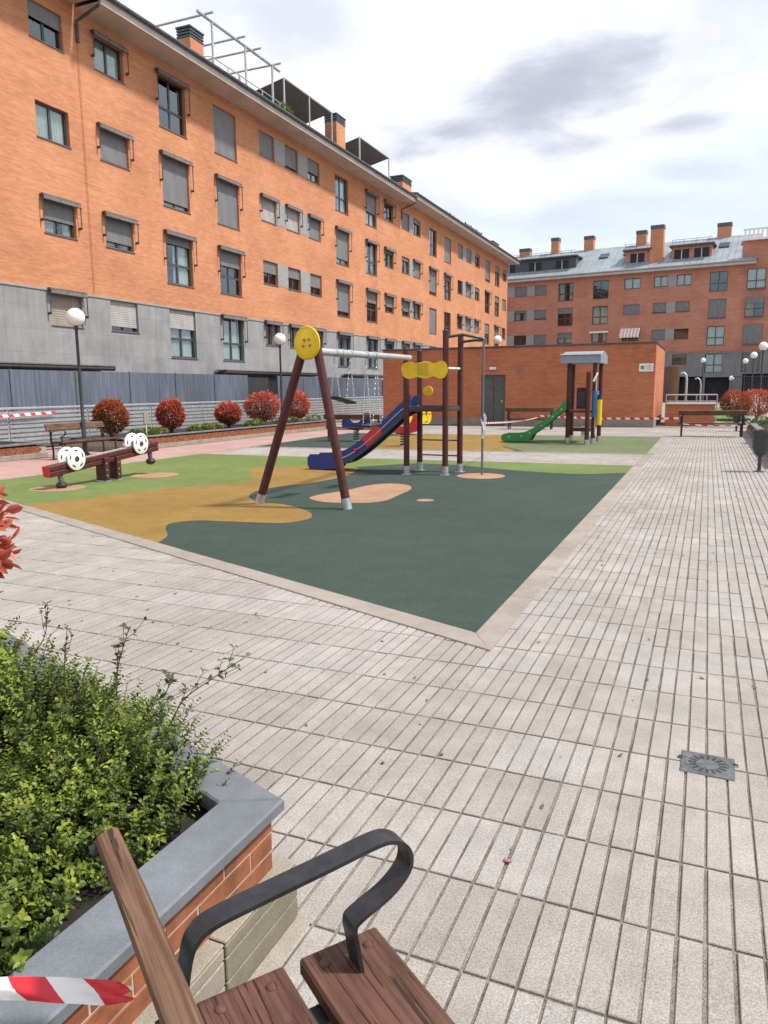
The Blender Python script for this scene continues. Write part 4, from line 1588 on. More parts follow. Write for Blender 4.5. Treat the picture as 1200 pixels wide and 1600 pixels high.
# tower
PT = [(-5.24, 13.28, 2.34), (-5.27, 14.08, 2.34), (-4.51, 13.42, 2.66), (-4.41, 14.02, 2.60)]
for i, (x, y, h) in enumerate(PT):
    post(sw, P(x, y, 0.1), P(x, y, h), 0.056)
    shoe(sw, x, y, 0.056, 0.17)
    MB().lathe([(0.058, 0), (0.058, 0.02), (0.03, 0.045)], 14, P(x, y, h)).build('post_cap', 'black_plastic', sw, smooth=40)
pl = MB()
pl.prism([P(x, y)[:2] for x, y in ((-5.27, 13.25), (-4.49, 13.38), (-4.38, 14.06), (-5.3, 14.12))], 1.20, 1.24)
pl.build('platform', 'maroon_wood', sw)
for (a, b) in (((-5.24, 13.28), (-4.51, 13.42)), ((-4.51, 13.42), (-4.41, 14.02)), ((-4.41, 14.02), (-5.27, 14.08)), ((-5.27, 14.08), (-5.24, 13.28))):
    MB().bar([P(a[0], a[1], 1.25), P(b[0], b[1], 1.25)], 0.10, 0.04, (0, 0, 1)).build('platform_edge', 'dark_paint', sw)
# wavy yellow panel with a plate in the middle
top = [(0.0, 0.05), (0.06, 0.13), (0.17, 0.155), (0.27, 0.12), (0.36, 0.135), (0.46, 0.165), (0.56, 0.13), (0.64, 0.12), (0.74, 0.16), (0.82, 0.13), (0.86, 0.04)]
bot = [(0.86, -0.06), (0.80, -0.15), (0.70, -0.16), (0.60, -0.12), (0.48, -0.16), (0.38, -0.15), (0.28, -0.13), (0.18, -0.16), (0.08, -0.15), (0.01, -0.07)]
out = catmull([(a, b) for a, b in top + bot], 4)
pn = MB()
ang = math.atan2(0.14, 0.73)
pn.M = Matrix.Translation(P(-5.30, 13.195, 1.975)) @ Matrix.Rotation(ang, 4, 'Z') @ Matrix.Rotation(R(90), 4, 'X')
pn.prism(out[::-1], -0.012, 0.012)
yp = pn.build('yellow_panel', 'yellow_plastic', sw)
p2_ = MB()
p2_.M = pn.M
p2_.box(0.30, -0.10, 0.013, 0.52, 0.13, 0.022, 0.004)
p2_.build('panel_plate', 'yellow_edge', yp)
hd = MB()
hd.M = Matrix.Translation(P(-5.06, 13.98, 1.58)) @ Matrix.Rotation(R(90), 4, 'X')
hd.lathe([(0.06, -0.02), (0.1, -0.015), (0.1, 0.015), (0.06, 0.02)], 20)
hd.build('yellow_handle', 'yellow_plastic', sw, smooth=40)
MB().tube([P(-4.51, 13.42, 2.0), P(-4.41, 14.02, 2.0)], 0.022, 10).build('grip_bar', 'white_paint', sw)
# overhead bracket and sliding pole
MB().tube([P(-4.51, 13.42, 2.56), P(-4.2, 13.45, 2.60), P(-3.9, 13.66, 2.54), P(-3.85, 13.7, 2.50)], 0.026, 8).build('top_bracket', 'dark_paint', sw, smooth=50)
MB().tube([P(-4.41, 14.02, 2.50), P(-4.1, 13.9, 2.52), P(-3.9, 13.72, 2.50)], 0.026, 8).build('top_bracket', 'dark_paint', sw, smooth=50)
MB().tube([P(-3.86, 13.68, 0.0), P(-3.86, 13.68, 2.52)], 0.021, 10).build('sliding_pole', 'frame_grey', sw, smooth=50)
for z in (0.32, 0.62, 0.92):
    MB().tube([P(-5.27, 14.08, z), P(-4.41, 14.02, z)], 0.016, 8).build('rung', 'frame_grey', sw)
# blue slide
prof = [(-5.22, 1.24), (-5.4, 1.17), (-5.75, 0.87), (-6.2, 0.50), (-6.55, 0.27), (-6.8, 0.19), (-7.15, 0.16), (-7.5, 0.15)]
prof = [(p[0], p[1]) for p in catmull([(a, b, 0) for a, b in prof], 4, closed=False)]
yc, hw = 13.68, 0.22
bed = MB()
pts = [P(x, yc, z) for x, z in prof]
bed.bar(pts, hw * 2, 0.012, (0, 1, 0))
bed.build('slide_bed', 'galvanised', sw, smooth=50)
for s in (-1, 1):
    m = MB()
    y = yc + s * hw
    vs, fs = [], []
    n = len(prof)
    for i, (x, z) in enumerate(prof):
        f = i / (n - 1)
        hi = 0.27 if f < 0.12 else 0.20
        lo = -0.045
        if f > 0.72:
            lo = -0.14
            hi = 0.17
        if i == n - 1:
            hi, lo = 0.10, -0.06
        for dy in (-0.014, 0.014):
            vs += [P(x, y + dy, z + lo), P(x, y + dy, z + hi)]
    for i in range(n - 1):
        a, b = i * 4, i * 4 + 4
        fs += [(a, b, b + 1, a + 1), (a + 2, a + 3, b + 3, b + 2), (a + 1, b + 1, b + 3, a + 3), (a, a + 2, b + 2, b)]
    fs += [(0, 1, 3, 2), ((n - 1) * 4, (n - 1) * 4 + 2, (n - 1) * 4 + 3, (n - 1) * 4 + 1)]
    m.add(vs, fs)
    m.build('slide_side', 'blue_plastic', sw)
    MB().tube([P(x, y - 0.02, z + 0.055) for x, z in prof[:int(n * 0.7)]], 0.014, 6).build('slide_rail', 'galvanised', sw)
    MB().bar([P(x, y - 0.012, z - 0.065) for x, z in prof[:int(n * 0.75)]], 0.05, 0.03, (0, 1, 0)).build('slide_beam', 'dark_paint', sw)
for (x0, x1, zz) in ((-5.78, -6.16, 0.0),):
    m = MB()
    pr_ = [(x, z) for x, z in prof if -6.2 < x < -5.75]
    for s in (-1,):
        m.bar([P(x, yc - hw - 0.022, z + 0.08) for x, z in pr_], 0.012, 0.22, (0, 1, 0))
    m.build('red_sleeve', 'red_plastic', sw)
MB().lathe([(0.05, 0), (0.06, 0.02), (0.05, 0.04)], 12, P(-6.38, yc - hw - 0.03, 0.42)).build('red_knob', 'red_plastic', sw)

# knotted barrier tape on the sliding pole
tk = thing('barrier_tape', 'white barrier tape knotted round the sliding pole', 'tape', (-3.86, 13.68, 1.05), 0)
m = MB()
for i in range(6):
    a = i * 1.1
    m.bar([(0.03 * math.cos(a), 0.03 * math.sin(a), 0.1 - i * 0.04), (0.035 * math.cos(a + 1.2), 0.035 * math.sin(a + 1.2), 0.08 - i * 0.05), (0.03 * math.cos(a + 2.4), 0.03 * math.sin(a + 2.4), 0.05 - i * 0.05)], 0.06, 0.004, (0, 0, 1))
m.bar([(0.02, -0.02, -0.05), (0.04, -0.03, -0.2), (0.01, -0.02, -0.36)], 0.05, 0.004, (1, 0.4, 0))
m.bar([(0.03, -0.02, 0.1), (0.06, -0.03, 0.02), (0.05, -0.04, -0.12)], 0.05, 0.004, (1, -0.3, 0.2))
m.build('knot', 'white_plastic', tk)

# ---- seesaw
ss = thing('seesaw', 'maroon wooden seesaw with white wheel shaped grips', 'seesaw', (-10.05, 10.55, 0), math.atan2(11.84 - 9.1, -0.0) - 0.0)
# local x along the beam (towards the far, raised end)
tl = math.atan2(0.25, 2.75)
Mb = Matrix.Translation((0, 0, 0.455)) @ Matrix.Rotation(-tl, 4, 'Y')
m = MB()
m.M = Mb
m.box(-1.42, -0.075, -0.02, 1.32, 0.075, 0.075, 0.015)
m.build('beam_upper', 'maroon_wood', ss)
m = MB()
m.M = Mb
m.box(-1.42, -0.072, -0.115, 1.32, 0.072, -0.024, 0.015)
m.build('beam_lower', 'maroon_wood', ss)
m = MB()
m.M = Mb
m.box(-1.435, -0.078, -0.10, -1.421, 0.078, 0.078, 0.004)
m.build('end_cap', 'red_plastic', ss)
m = MB()
m.M = Mb
m.box(-0.55, -0.06, 0.077, 0.45, 0.06, 0.083)
m.build('top_strip', 'pale_metal', ss)
for sx in (-0.85, 0.78):
    for sy in (-1, 1):
        m = MB()
        m.M = Mb @ Matrix.Translation((sx, sy * 0.105, 0.11)) @ Matrix.Rotation(R(90), 4, 'X')
        m.lathe([(0.19, -0.018), (0.2, -0.012), (0.2, 0.012), (0.19, 0.018)], 32)
        w = m.build('grip_wheel', 'white_plastic', ss, smooth=40)
        h = MB()
        h.M = m.M
        for zz in (-0.021, 0.021):
            for q in range(5):
                a0 = 2 * math.pi * q / 5 + 0.3
                pp = [(0.13 * math.cos(a0 + t), 0.13 * math.sin(a0 + t)) for t in np.linspace(-0.24, 0.24, 6)] + [(0.155 * math.cos(a0 + t), 0.155 * math.sin(a0 + t)) for t in np.linspace(0.24, -0.24, 6)]
                h.prism([(x, y) for x, y in pp][::-1], min(zz, zz * 0.93), max(zz, zz * 0.93))
        h.build('grip_slots', 'black_plastic', w)
        h = MB()
        h.M = m.M
        h.lathe([(0.045, -0.03), (0.045, 0.03)], 14)
        h.build('hub', 'dark_paint', w)
for sx in (-1.15, 1.12):
    m = MB()
    m.M = Mb
    m.tube([(sx, 0, -0.11), (sx, 0, -0.26)], [0.05, 0.04], 12)
    m.build('bumper_post', 'frame_grey', ss)
    m = MB()
    m.M = Mb
    m.lathe([(0.04, -0.36), (0.085, -0.33), (0.095, -0.29), (0.07, -0.25)], 14, (sx, 0, 0))
    m.build('rubber_bumper', 'black_plastic', ss, smooth=60)
for sx in (-0.15, 0.15):
    MB().box(sx - 0.055, -0.12, 0.03, sx + 0.055, 0.12, 0.45, 0.012).build('stand', 'maroon_wood', ss)
    MB().box(sx - 0.06, -0.125, 0.002, sx + 0.06, 0.125, 0.03).build('stand_shoe', 'galvanised', ss)
    for zz in (0.12, 0.22, 0.34):
        MB().tube([(sx - 0.02, -0.126, zz), (sx - 0.02, 0.126, zz)], 0.016, 8).build('bolt', 'galvanised', ss)
MB().tube([(-0.25, 0, 0.44), (0.25, 0, 0.44)], 0.02, 8).build('axle', 'galvanised', ss)

# ---- small slide tower on the far pad
gt = thing('slide_tower', 'small maroon tower with grey roof and green slide before the hut', 'play tower', (-3.4, 22.8, 0))


def Q(x, y, z=0.0):
    return (x + 3.4, y - 22.8, z)


for (x, y, h) in ((-3.78, 22.62, 2.36), (-3.85, 23.75, 2.36), (-3.02, 22.45, 2.36), (-3.0, 23.6, 2.36)):
    MB().tube([Q(x, y, 0.1), Q(x, y, h)], 0.062, 12).build('post', 'maroon_wood', gt, smooth=50)
    MB().tube([Q(x, y, 0.0), Q(x, y, 0.16)], 0.072, 12).build('post_shoe', 'galvanised', gt, smooth=50)
MB().tube([Q(-3.12, 21.95, 0.1), Q(-3.12, 21.95, 2.05)], 0.066, 12).build('post', 'maroon_wood', gt, smooth=50)
MB().tube([Q(-3.12, 21.95, 0.0), Q(-3.12, 21.95, 0.15)], 0.075, 12).build('post_shoe', 'galvanised', gt, smooth=50)
MB().tube([Q(-3.0, 21.98, 1.78), Q(-2.92, 22.2, 2.02), Q(-3.0, 22.45, 2.02)], 0.03, 8).build('post_bracket', 'galvanised', gt)
rf = MB()
rf.add([Q(-3.98, 22.3, 2.32), Q(-2.86, 22.3, 2.32), Q(-2.86, 23.9, 2.32), Q(-3.98, 23.9, 2.32), Q(-3.98, 22.34, 2.56), Q(-2.86, 22.34, 2.56), Q(-2.86, 23.86, 2.56), Q(-3.98, 23.86, 2.56), Q(-3.98, 23.1, 2.68), Q(-2.86, 23.1, 2.68)],
       [(0, 3, 2, 1), (0, 1, 5, 4), (4, 5, 9, 8), (8, 9, 6, 7), (2, 3, 7, 6), (1, 2, 6, 9, 5), (3, 0, 4, 8, 7)])
rf.build('roof', 'roof_grey_plastic', gt)
MB().box(Q(-3.99, 0)[0], Q(0, 22.29)[1], 2.555, Q(-2.85, 0)[0], Q(0, 22.42)[1], 2.59).build('roof_edge', 'white_plastic', gt)
MB().box(Q(-3.85, 0)[0], Q(0, 22.5)[1], 0.9, Q(-2.98, 0)[0], Q(0, 23.7)[1], 0.96).build('platform', 'maroon_wood', gt)
MB().box(Q(-3.7, 0)[0], Q(0, 23.6)[1], 0.98, Q(-3.35, 0)[0], Q(0, 23.66)[1], 1.62).build('side_panel', 'maroon_wood', gt)
MB().box(Q(-3.66, 0)[0], Q(0, 23.56)[1], 1.02, Q(-3.45, 0)[0], Q(0, 23.598)[1], 1.5).build('play_panel', 'dark_paint', gt)
MB().box(Q(-3.62, 0)[0], Q(0, 22.5)[1], 0.35, Q(-3.1, 0)[0], Q(0, 22.56)[1], 0.46).build('step', 'maroon_wood', gt)
MB().box(Q(-3.4, 0)[0], Q(0, 22.7)[1], 0.2, Q(-3.2, 0)[0], Q(0, 22.74)[1], 0.5).build('base_plate', 'white_plastic', gt)
MB().tube([Q(-2.95, 22.25, 0.78), Q(-2.95, 22.25, 1.52)], 0.085, 14).build('blue_roller', 'sky_blue_plastic', gt, smooth=50)
MB().tube([Q(-2.83, 22.2, 0.56), Q(-2.83, 22.2, 1.28)], 0.07, 14).build('yellow_roller', 'yellow_plastic', gt, smooth=50)
MB().tube([Q(-2.83, 22.2, 1.28), Q(-2.83, 22.2, 1.42)], 0.05, 12).build('roller_axle', 'black_plastic', gt)
MB().tube([Q(-2.95, 22.25, 0.3), Q(-2.95, 22.25, 1.9)], 0.02, 8).build('roller_axle', 'galvanised', gt)
prof = [(-3.8, 1.02), (-4.0, 0.9), (-4.4, 0.55), (-4.85, 0.24), (-5.2, 0.13), (-5.72, 0.12)]
prof = [(p[0], p[1]) for p in catmull([(a, b, 0) for a, b in prof], 4, closed=False)]
MB().bar([Q(x, 22.6, z) for x, z in prof], 0.42, 0.02, (0, 1, 0)).build('slide_bed', 'green_plastic', gt, smooth=50)
for s in (-1, 1):
    m = MB()
    n = len(prof)
    vs, fs = [], []
    for i, (x, z) in enumerate(prof):
        y = 22.6 + s * 0.22
        hi = 0.15 + (0.14 if i < 3 else 0)
        lo = -0.05 if z > 0.25 else -z * 0.75
        if i == n - 1:
            hi, lo = 0.08, -0.05
        for dy in (-0.02, 0.02):
            vs += [Q(x, y + dy, z + lo), Q(x, y + dy, z + hi)]
    for i in range(n - 1):
        a, b = i * 4, i * 4 + 4
        fs += [(a, b, b + 1, a + 1), (a + 2, a + 3, b + 3, b + 2), (a + 1, b + 1, b + 3, a + 3), (a, a + 2, b + 2, b)]
    fs += [(0, 1, 3, 2), ((n - 1) * 4, (n - 1) * 4 + 2, (n - 1) * 4 + 3, (n - 1) * 4 + 1)]
    m.add(vs, fs)
    m.build('slide_side', 'green_plastic', gt)
    b = MB()
    for i in range(6):
        x, z = prof[3 + i * 3]
        b.tube([Q(x, 22.6 + s * 0.235, z + 0.05), Q(x, 22.6 + s * 0.245, z + 0.05)], 0.018, 8)
    b.build('slide_bolts', 'white_plastic', gt)


# ---- spring riders
def spring_rider(lab, x, y, rot, body, seat):
    t = thing('spring_rider', lab, 'spring rider', (x, y, 0.0), rot, 'spring riders')
    pts = []
    for i in range(90):
        a = i / 90 * 5 * 2 * math.pi
        pts.append((0.09 * math.cos(a), 0.09 * math.sin(a), 0.03 + 0.36 * i / 90))
    MB().tube(pts, 0.017, 7).build('spring', 'frame_grey', t, smooth=60)
    MB().lathe([(0.16, 0.0), (0.16, 0.03), (0.1, 0.035)], 16).build('base_plate', 'galvanised', t)
    side = catmull([(-0.42, 0.46), (-0.34, 0.40), (0.0, 0.39), (0.3, 0.40), (0.42, 0.48), (0.47, 0.66), (0.42, 0.86), (0.30, 0.88), (0.24, 0.72), (0.12, 0.60), (-0.14, 0.58), (-0.28, 0.68), (-0.42, 0.66)], 4)
    for s in (-1, 1):
        m = MB()
        m.M = Matrix.Translation((0, s * 0.13, 0)) @ Matrix.Rotation(R(90), 4, 'X')
        m.prism(side, -0.012, 0.012)
        m.build('side_panel', body, t)
    MB().box(-0.24, -0.115, 0.52, 0.06, 0.115, 0.56, 0.01).build('seat', seat, t)
    MB().box(-0.2, -0.115, 0.36, 0.2, 0.115, 0.40).build('foot_plate', 'dark_paint', t)
    MB().tube([(0.3, -0.26, 0.74), (0.3, 0.26, 0.74)], 0.016, 8).build('handle', 'black_plastic', t)
    MB().tube([(0.12, -0.26, 0.47), (0.12, 0.26, 0.47)], 0.016, 8).build('foot_bar', 'black_plastic', t)
    return t


spring_rider('red spring rider seen under the blue slide', -7.95, 19.9, R(15), 'red_plastic', 'white_plastic')
spring_rider('yellow and blue spring rider in front of the hut wall', -9.35, 25.0, R(70), 'yellow_plastic', 'sky_blue_plastic')
spring_rider('dark blue spring rider left of the blue slide', -10.25, 21.6, R(5), 'blue_plastic', 'white_plastic')


# ------------------------------------------------------------------ benches
def make_bench(lab, loc, rot, L=1.9):
    """local x along the seat, y towards the front, z up"""
    t = thing('park_bench', lab, 'bench', loc, rot, 'slatted park benches')

    def plank(y0, y1, z0, z1, name, mat, tiltx=0.0, piv=None):
        m = MB()
        m.box(-L / 2, -(y1 - y0) / 2, -(z1 - z0) / 2, L / 2, (y1 - y0) / 2, (z1 - z0) / 2, 0.006)
        o = m.build(name, mat, t, (L / 2, (y0 + y1) / 2, (z0 + z1) / 2))
        if tiltx:
            o.rotation_euler = (tiltx, 0, 0)
        return o

    a = plank(0.0, 0.186, 0.405, 0.445, 'seat_plank', 'bench_wood')
    b = plank(0.222, 0.408, 0.405, 0.445, 'seat_plank', 'bench_wood')
    c = plank(-0.137, -0.095, 0.70, 0.86, 'back_plank', 'bench_wood_worn', R(17))
    for o in (a, b):
        for x in (0.045, L - 0.045):
            for yy in (-0.055, 0.05):
                MB().lathe([(0.0125, 0), (0.011, 0.004), (0.005, 0.0065)], 12, (x - L / 2, yy, 0.0195)).build('bolt_head', 'bench_wood', o, smooth=60)
    for x in (0.01, 0.36):
        MB().tube([(x - L / 2, -0.022, -0.02 if x > 0.1 else 0.06), (x - L / 2, -0.034, -0.02 if x > 0.1 else 0.06)], 0.012, 8).build('bolt_nut', 'black_steel', c)
    for e, x in ((0, 0.082), (1, L - 0.082)):
        # armrest: flat bar rising at the back, running forward and looping down to the seat
        pr = [(0.317, 0.44), (0.308, 0.50), (0.302, 0.545), (0.318, 0.562), (0.385, 0.590), (0.425, 0.622), (0.437, 0.652), (0.428, 0.684), (0.400, 0.706), (0.360, 0.712), (0.25, 0.699), (0.10, 0.682), (0.02, 0.671), (-0.012, 0.655), (-0.03, 0.62), (-0.045, 0.52), (-0.055, 0.40)]
        cc = catmull([(y, z, 0) for y, z in pr], 4, closed=False)
        MB().bar([(x, q[0], q[1]) for q in cc], 0.05, 0.009, (1, 0, 0)).build('armrest', 'black_steel', t, smooth=35)
    for x in (0.115, L - 0.115):
        # end frame: seat bearer, legs, back upright
        MB().box(x - 0.025, -0.06, 0.385, x + 0.025, 0.405, 0.4035).build('seat_bearer', 'black_steel', t)
        MB().bar([(x, 0.37, 0.39), (x, 0.385, 0.2), (x, 0.41, 0.0)], 0.05, 0.02, (1, 0, 0)).build('leg', 'black_steel', t)
        MB().bar([(x, -0.045, 0.0), (x, -0.03, 0.2), (x, -0.055, 0.42), (x, -0.10, 0.70), (x, -0.135, 0.83)], 0.05, 0.014, (1, 0, 0)).build('back_upright', 'black_steel', t)
    MB().tube([(0.115, 0.18, 0.37), (L - 0.115, 0.18, 0.37)], 0.014, 8).build('stretcher', 'black_steel', t)
    return t


b0 = make_bench('worn wooden bench with black steel armrest in the foreground', (-0.854, 1.026, 0), R(-36))
for lab, loc, rot in (('wooden bench in the open path between bin and brick hut', (-0.86, 26.55, 0), R(3)),
                      ('wooden bench behind the swing frame, left of the blue slide', (-11.15, 21.2, 0), R(8)),
                      ('wooden bench against the hut wall beside the grey door', (-7.4, 29.6, 0), R(4)),
                      ('pale wooden bench between the brick planters at the far left', (-14.55, 15.3, 0), R(-90)),
                      ):
    c = copy_tree(b0)
    c.location, c.rotation_euler, c['label'] = loc, (0, 0, rot), lab
    if 'open path' in lab:
        c.scale = (1.08, 1, 1)

# ------------------------------------------------------------------ street furniture
def lamp(lab, x, y, h, group='globe lamps'):
    t = thing('street_lamp', lab, 'lamp', (x, y, 0), 0, group)
    MB().lathe([(0.11, 0), (0.11, 0.06), (0.06, 0.1), (0.055, 0.9), (0.042, 0.95), (0.036, h - 0.32), (0.05, h - 0.30), (0.05, h - 0.22), (0.09, h - 0.21), (0.09, h - 0.18)], 14).build('pole', 'dark_paint', t, smooth=40)
    r = 0.225
    MB().lathe([(max(0.002, r * math.sin(a)), -r * math.cos(a) + h) for a in [math.pi * k / 16 for k in range(17)]], 24).build('globe', 'lamp_globe', t, smooth=True)
    return t


lamp('tall globe lamp at the left before the grey wall', -14.6, 14.55, 3.46)
lamp('globe lamp behind the swing frame, left of the yellow disc', -15.16, 25.26, 3.55)
lamp('globe lamp rising behind the hut roof', -10.4, 39.5, 4.15)
lamp('largest of the globe lamps at the right edge', 2.55, 45.0, 3.7)
lamp('second globe lamp of the row at the right edge', 2.75, 58.1, 3.72)
lamp('third globe lamp of the row at the right edge', 2.81, 72.3, 3.76)
lamp('low globe lamp farthest down the right side path', 2.0, 80.5, 2.4)
lamp('small distant globe lamp before the grey stone of the far block', -0.58, 77.4, 4.05)


def bin_(lab, x, y, s=1.0):
    t = thing('litter_bin', lab, 'bin', (x, y, 0), 0, 'litter bins')
    MB().lathe([(0.10, 0), (0.10, 0.012), (0.035, 0.03), (0.032, 0.4)], 14).build('post', 'dark_paint', t, smooth=40)
    MB().lathe([(0.05, 0.30), (0.10, 0.34), (0.145, 0.45), (0.16, 0.72), (0.17, 0.74), (0.165, 0.79), (0.14, 0.79), (0.135, 0.50), (0.09, 0.40)], 24).build('basket', 'dark_paint', t, smooth=40)
    return t


bin_('dark grey litter bin on a post at the right edge', 0.98, 15.9)
bin_('second dark litter bin beyond the bench on the path', 1.02, 30.2)

# drain cover in the paving
dc = thing('drain_cover', 'square grey drain cover with a ring of slots in the paving', 'drain cover', (0.088, 3.315, 0.0), R(-1.5))
MB().box(-0.108, -0.1, -0.012, 0.108, 0.1, 0.0045, 0.003).build('plate', 'drain_metal', dc)
MB().tube([(0.086 * math.cos(2 * math.pi * k / 32), 0.086 * math.sin(2 * math.pi * k / 32), 0.0046) for k in range(32)], 0.0022, 5, closed=True).build('rim', 'frame_grey', dc)
for k in range(16):
    m = MB()
    m.M = Matrix.Rotation(2 * math.pi * k / 16, 4, 'Z')
    m.box(0.046, -0.0062, 0.003, 0.078, 0.0062, 0.0054)
    m.build('slot', 'black_plastic', dc)

for lab, x, y, sd in (('green moss tuft at the left corner of the drain cover', -0.022, 3.345, 81), ('green moss tuft at the right corner of the drain cover', 0.2, 3.35, 82)):
    rs = np.random.RandomState(sd)
    V, F, T = ball_leaves(110, 0.010, 0.005, 0.006, rs)
    mo = tag(link('moss_tuft', leaf_mesh('moss_tuft', V, F, T * 0.6, 'low_green'), None, (x, y, 0.003)), lab, 'moss')

# hook-shaped poles, railing, low wall and lawn beyond the hut
for lab, x, y, h in (('thick pale curved pole beyond the hut', -1.0, 40, 2.3), ('thin curved pole right of the thick one', -0.35, 40.5, 2.05)):
    t = thing('curved_pole', lab, 'pole', (x, y, 0))
    MB().tube([(0, 0, 0), (0, 0, h - 0.35), (-0.04, 0, h - 0.12), (-0.15, 0, h), (-0.28, 0, h - 0.06)], 0.06 if x < -0.7 else 0.035, 10).build('pole', 'pale_metal', t, smooth=60)
    MB().lathe([(0.14, 0), (0.14, 0.02)], 14).build('base_plate', 'pale_metal', t)
lw = thing('low_brick_wall', 'low dark red brick wall right of the hut', 'wall', (0, 34.0, 0))
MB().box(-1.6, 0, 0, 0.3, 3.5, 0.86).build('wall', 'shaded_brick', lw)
MB().box(-1.65, -0.05, 0.86, 0.35, 3.55, 0.92, 0.01).build('coping', 'kerb_stone', lw)
rr_ = thing('metal_railing', 'pale metal railing above the low dark red wall', 'railing', (0, 37.8, 0))
for z in (0.95, 1.25):
    MB().tube([(-1.8, 0, z), (0.4, 0, z)], 0.03, 8).build('rail', 'pale_metal', rr_)
for i in range(6):
    MB().tube([(-1.8 + i * 0.44, 0, 0), (-1.8 + i * 0.44, 0, 1.25)], 0.025, 8).build('post', 'pale_metal', rr_)
struct(MB().box(0.35, 39, -0.03, 1.9, 60, 0.12).build('lawn', 'hill_lawn'))
dg = thing('entrance_gate', 'dark barred gate at the far right under the grey stone wall', 'gate', (4.5, 80, 0))
for i in range(24):
    MB().box(-2.4 + i * 0.2, 0, 0, -2.36 + i * 0.2, 0.04, 2.6).build('bar', 'dark_paint', dg)
for z in (0.2, 2.5):
    MB().box(-2.45, -0.02, z, 2.4, 0.06, z + 0.08).build('rail', 'dark_paint', dg)
wf = thing('picket_fence', 'short white picket fence before the gate', 'fence', (3.4, 70, 0))
for i in range(16):
    MB().box(-1.6 + i * 0.2, 0, 0, -1.5 + i * 0.2, 0.03, 1.0).build('picket', 'white_paint', wf)
for z in (0.25, 0.8):
    MB().box(-1.65, 0.031, z, 1.5, 0.06, z + 0.06).build('rail', 'white_paint', wf)

# ------------------------------------------------------------------ brick planters along the left and the right
def low_planter(lab, x0, x1, y0, y1, face):
    t = thing('brick_planter', lab, 'planter', ((x0 + x1) / 2, (y0 + y1) / 2, 0))
    hx, hy = (x1 - x0) / 2, (y1 - y0) / 2
    MB().box(-hx, -hy, 0.0, hx, hy, 0.30).build('core', 'mortar', t)
    MB().box(-hx - 0.03, -hy - 0.03, 0, hx + 0.03, hy + 0.03, 0.13, 0.01).build('plinth', 'plinth_pale', t)
    bm = None
    # bricks on the side towards the plaza
    if 'brick' not in WCACHE:
        WCACHE['brick'] = MB().box(-0.012, -0.118, -0.027, 0.012, 0.118, 0.027, 0.003).mesh('brick', 'brick_piece')
    s = 1 if face > 0 else -1
    n = int(2 * hy / 0.25)
    for c in range(3):
        for i in range(n):
            yy = -hy + 0.125 + i * 0.25 + (0.06 if c % 2 else 0)
            if yy > hy - 0.12:
                continue
            if i * 3 + c > 296:
                break
            link('brick', WCACHE['brick'], t, (s * (hx + 0.004), yy, 0.16 + c * 0.063))
    for a, b, c_, d in ((-hx - 0.05, hx + 0.05, hy - 0.16, hy + 0.05), (-hx - 0.05, hx + 0.05, -hy - 0.05, -hy + 0.16), (hx - 0.16, hx + 0.05, -hy + 0.162, hy - 0.162), (-hx - 0.05, -hx + 0.16, -hy + 0.162, hy - 0.162)):
        MB().box(a, c_, 0.345, b, d, 0.385, 0.006).build('coping', 'coping_stone', t)
    MB().box(-hx + 0.14, -hy + 0.14, 0.1, hx - 0.14, hy - 0.14, 0.335).build('soil', 'soil', t)
    return t


low_planter('long orange brick planter with red shrubs along the left paving', -16.6, -14.45, 15.75, 28.2, 1)
low_planter('orange brick planter at the far left edge before the bench', -17.0, -15.3, 7.5, 13.95, 1)
low_planter('brick planter with red shrubs at the right edge', 1.4, 3.6, 16.6, 30.5, -1)


def photinia(lab, x, y, z0, r, rz, hc, seed, bronze=False, n=3400, ls=0.085):
    rs = np.random.RandomState(seed)
    t = thing('photinia_shrub', lab, 'shrub', (x, y, z0), 0, 'clipped red photinia shrubs')
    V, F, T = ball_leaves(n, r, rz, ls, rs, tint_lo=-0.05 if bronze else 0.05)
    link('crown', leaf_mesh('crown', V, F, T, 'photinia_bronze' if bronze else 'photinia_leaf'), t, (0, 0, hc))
    m = MB()
    for k in range(5):
        a = rs.uniform(0, 6.28)
        m.tube([(0.03 * math.cos(a), 0.03 * math.sin(a), 0), (0.08 * math.cos(a), 0.08 * math.sin(a), hc * 0.5), (r * 0.5 * math.cos(a), r * 0.5 * math.sin(a), hc + rz * 0.2)], [0.022, 0.017, 0.008], 6)
    m.build('stems', 'bark', t)
    return t


photinia('bronze green photinia ball just right of the left lamp post', -15.2, 16.15, 0.33, 0.44, 0.44, 0.60, 11, True)
photinia('second red photinia ball counting from the left lamp post', -15.3, 18.85, 0.33, 0.42, 0.42, 0.60, 12)
photinia('small red photinia ball third from the left lamp post', -15.3, 21.9, 0.33, 0.42, 0.38, 0.50, 13)
photinia('largest red photinia ball, left of the swing leg', -15.2, 23.9, 0.33, 0.56, 0.50, 0.68, 14)
photinia('red photinia ball behind the swing frame leg', -15.3, 26.6, 0.33, 0.50, 0.48, 0.66, 15)
photinia('red photinia shrub at the right edge above the bin', 2.25, 24.0, 0.33, 0.55, 0.5, 0.6, 16)
photinia('wide orange red photinia behind the bench on the path', 1.15, 36.5, 0.0, 0.62, 0.52, 0.85, 17, True)
photinia('flat red photinia right of the wide orange one', 2.1, 38.5, 0.0, 0.8, 0.55, 0.9, 18)
photinia('red photinia whose long leaves reach in at the left edge', -3.06, 2.03, 0.33, 0.34, 0.29, 0.68, 19, False, 1100, 0.09)


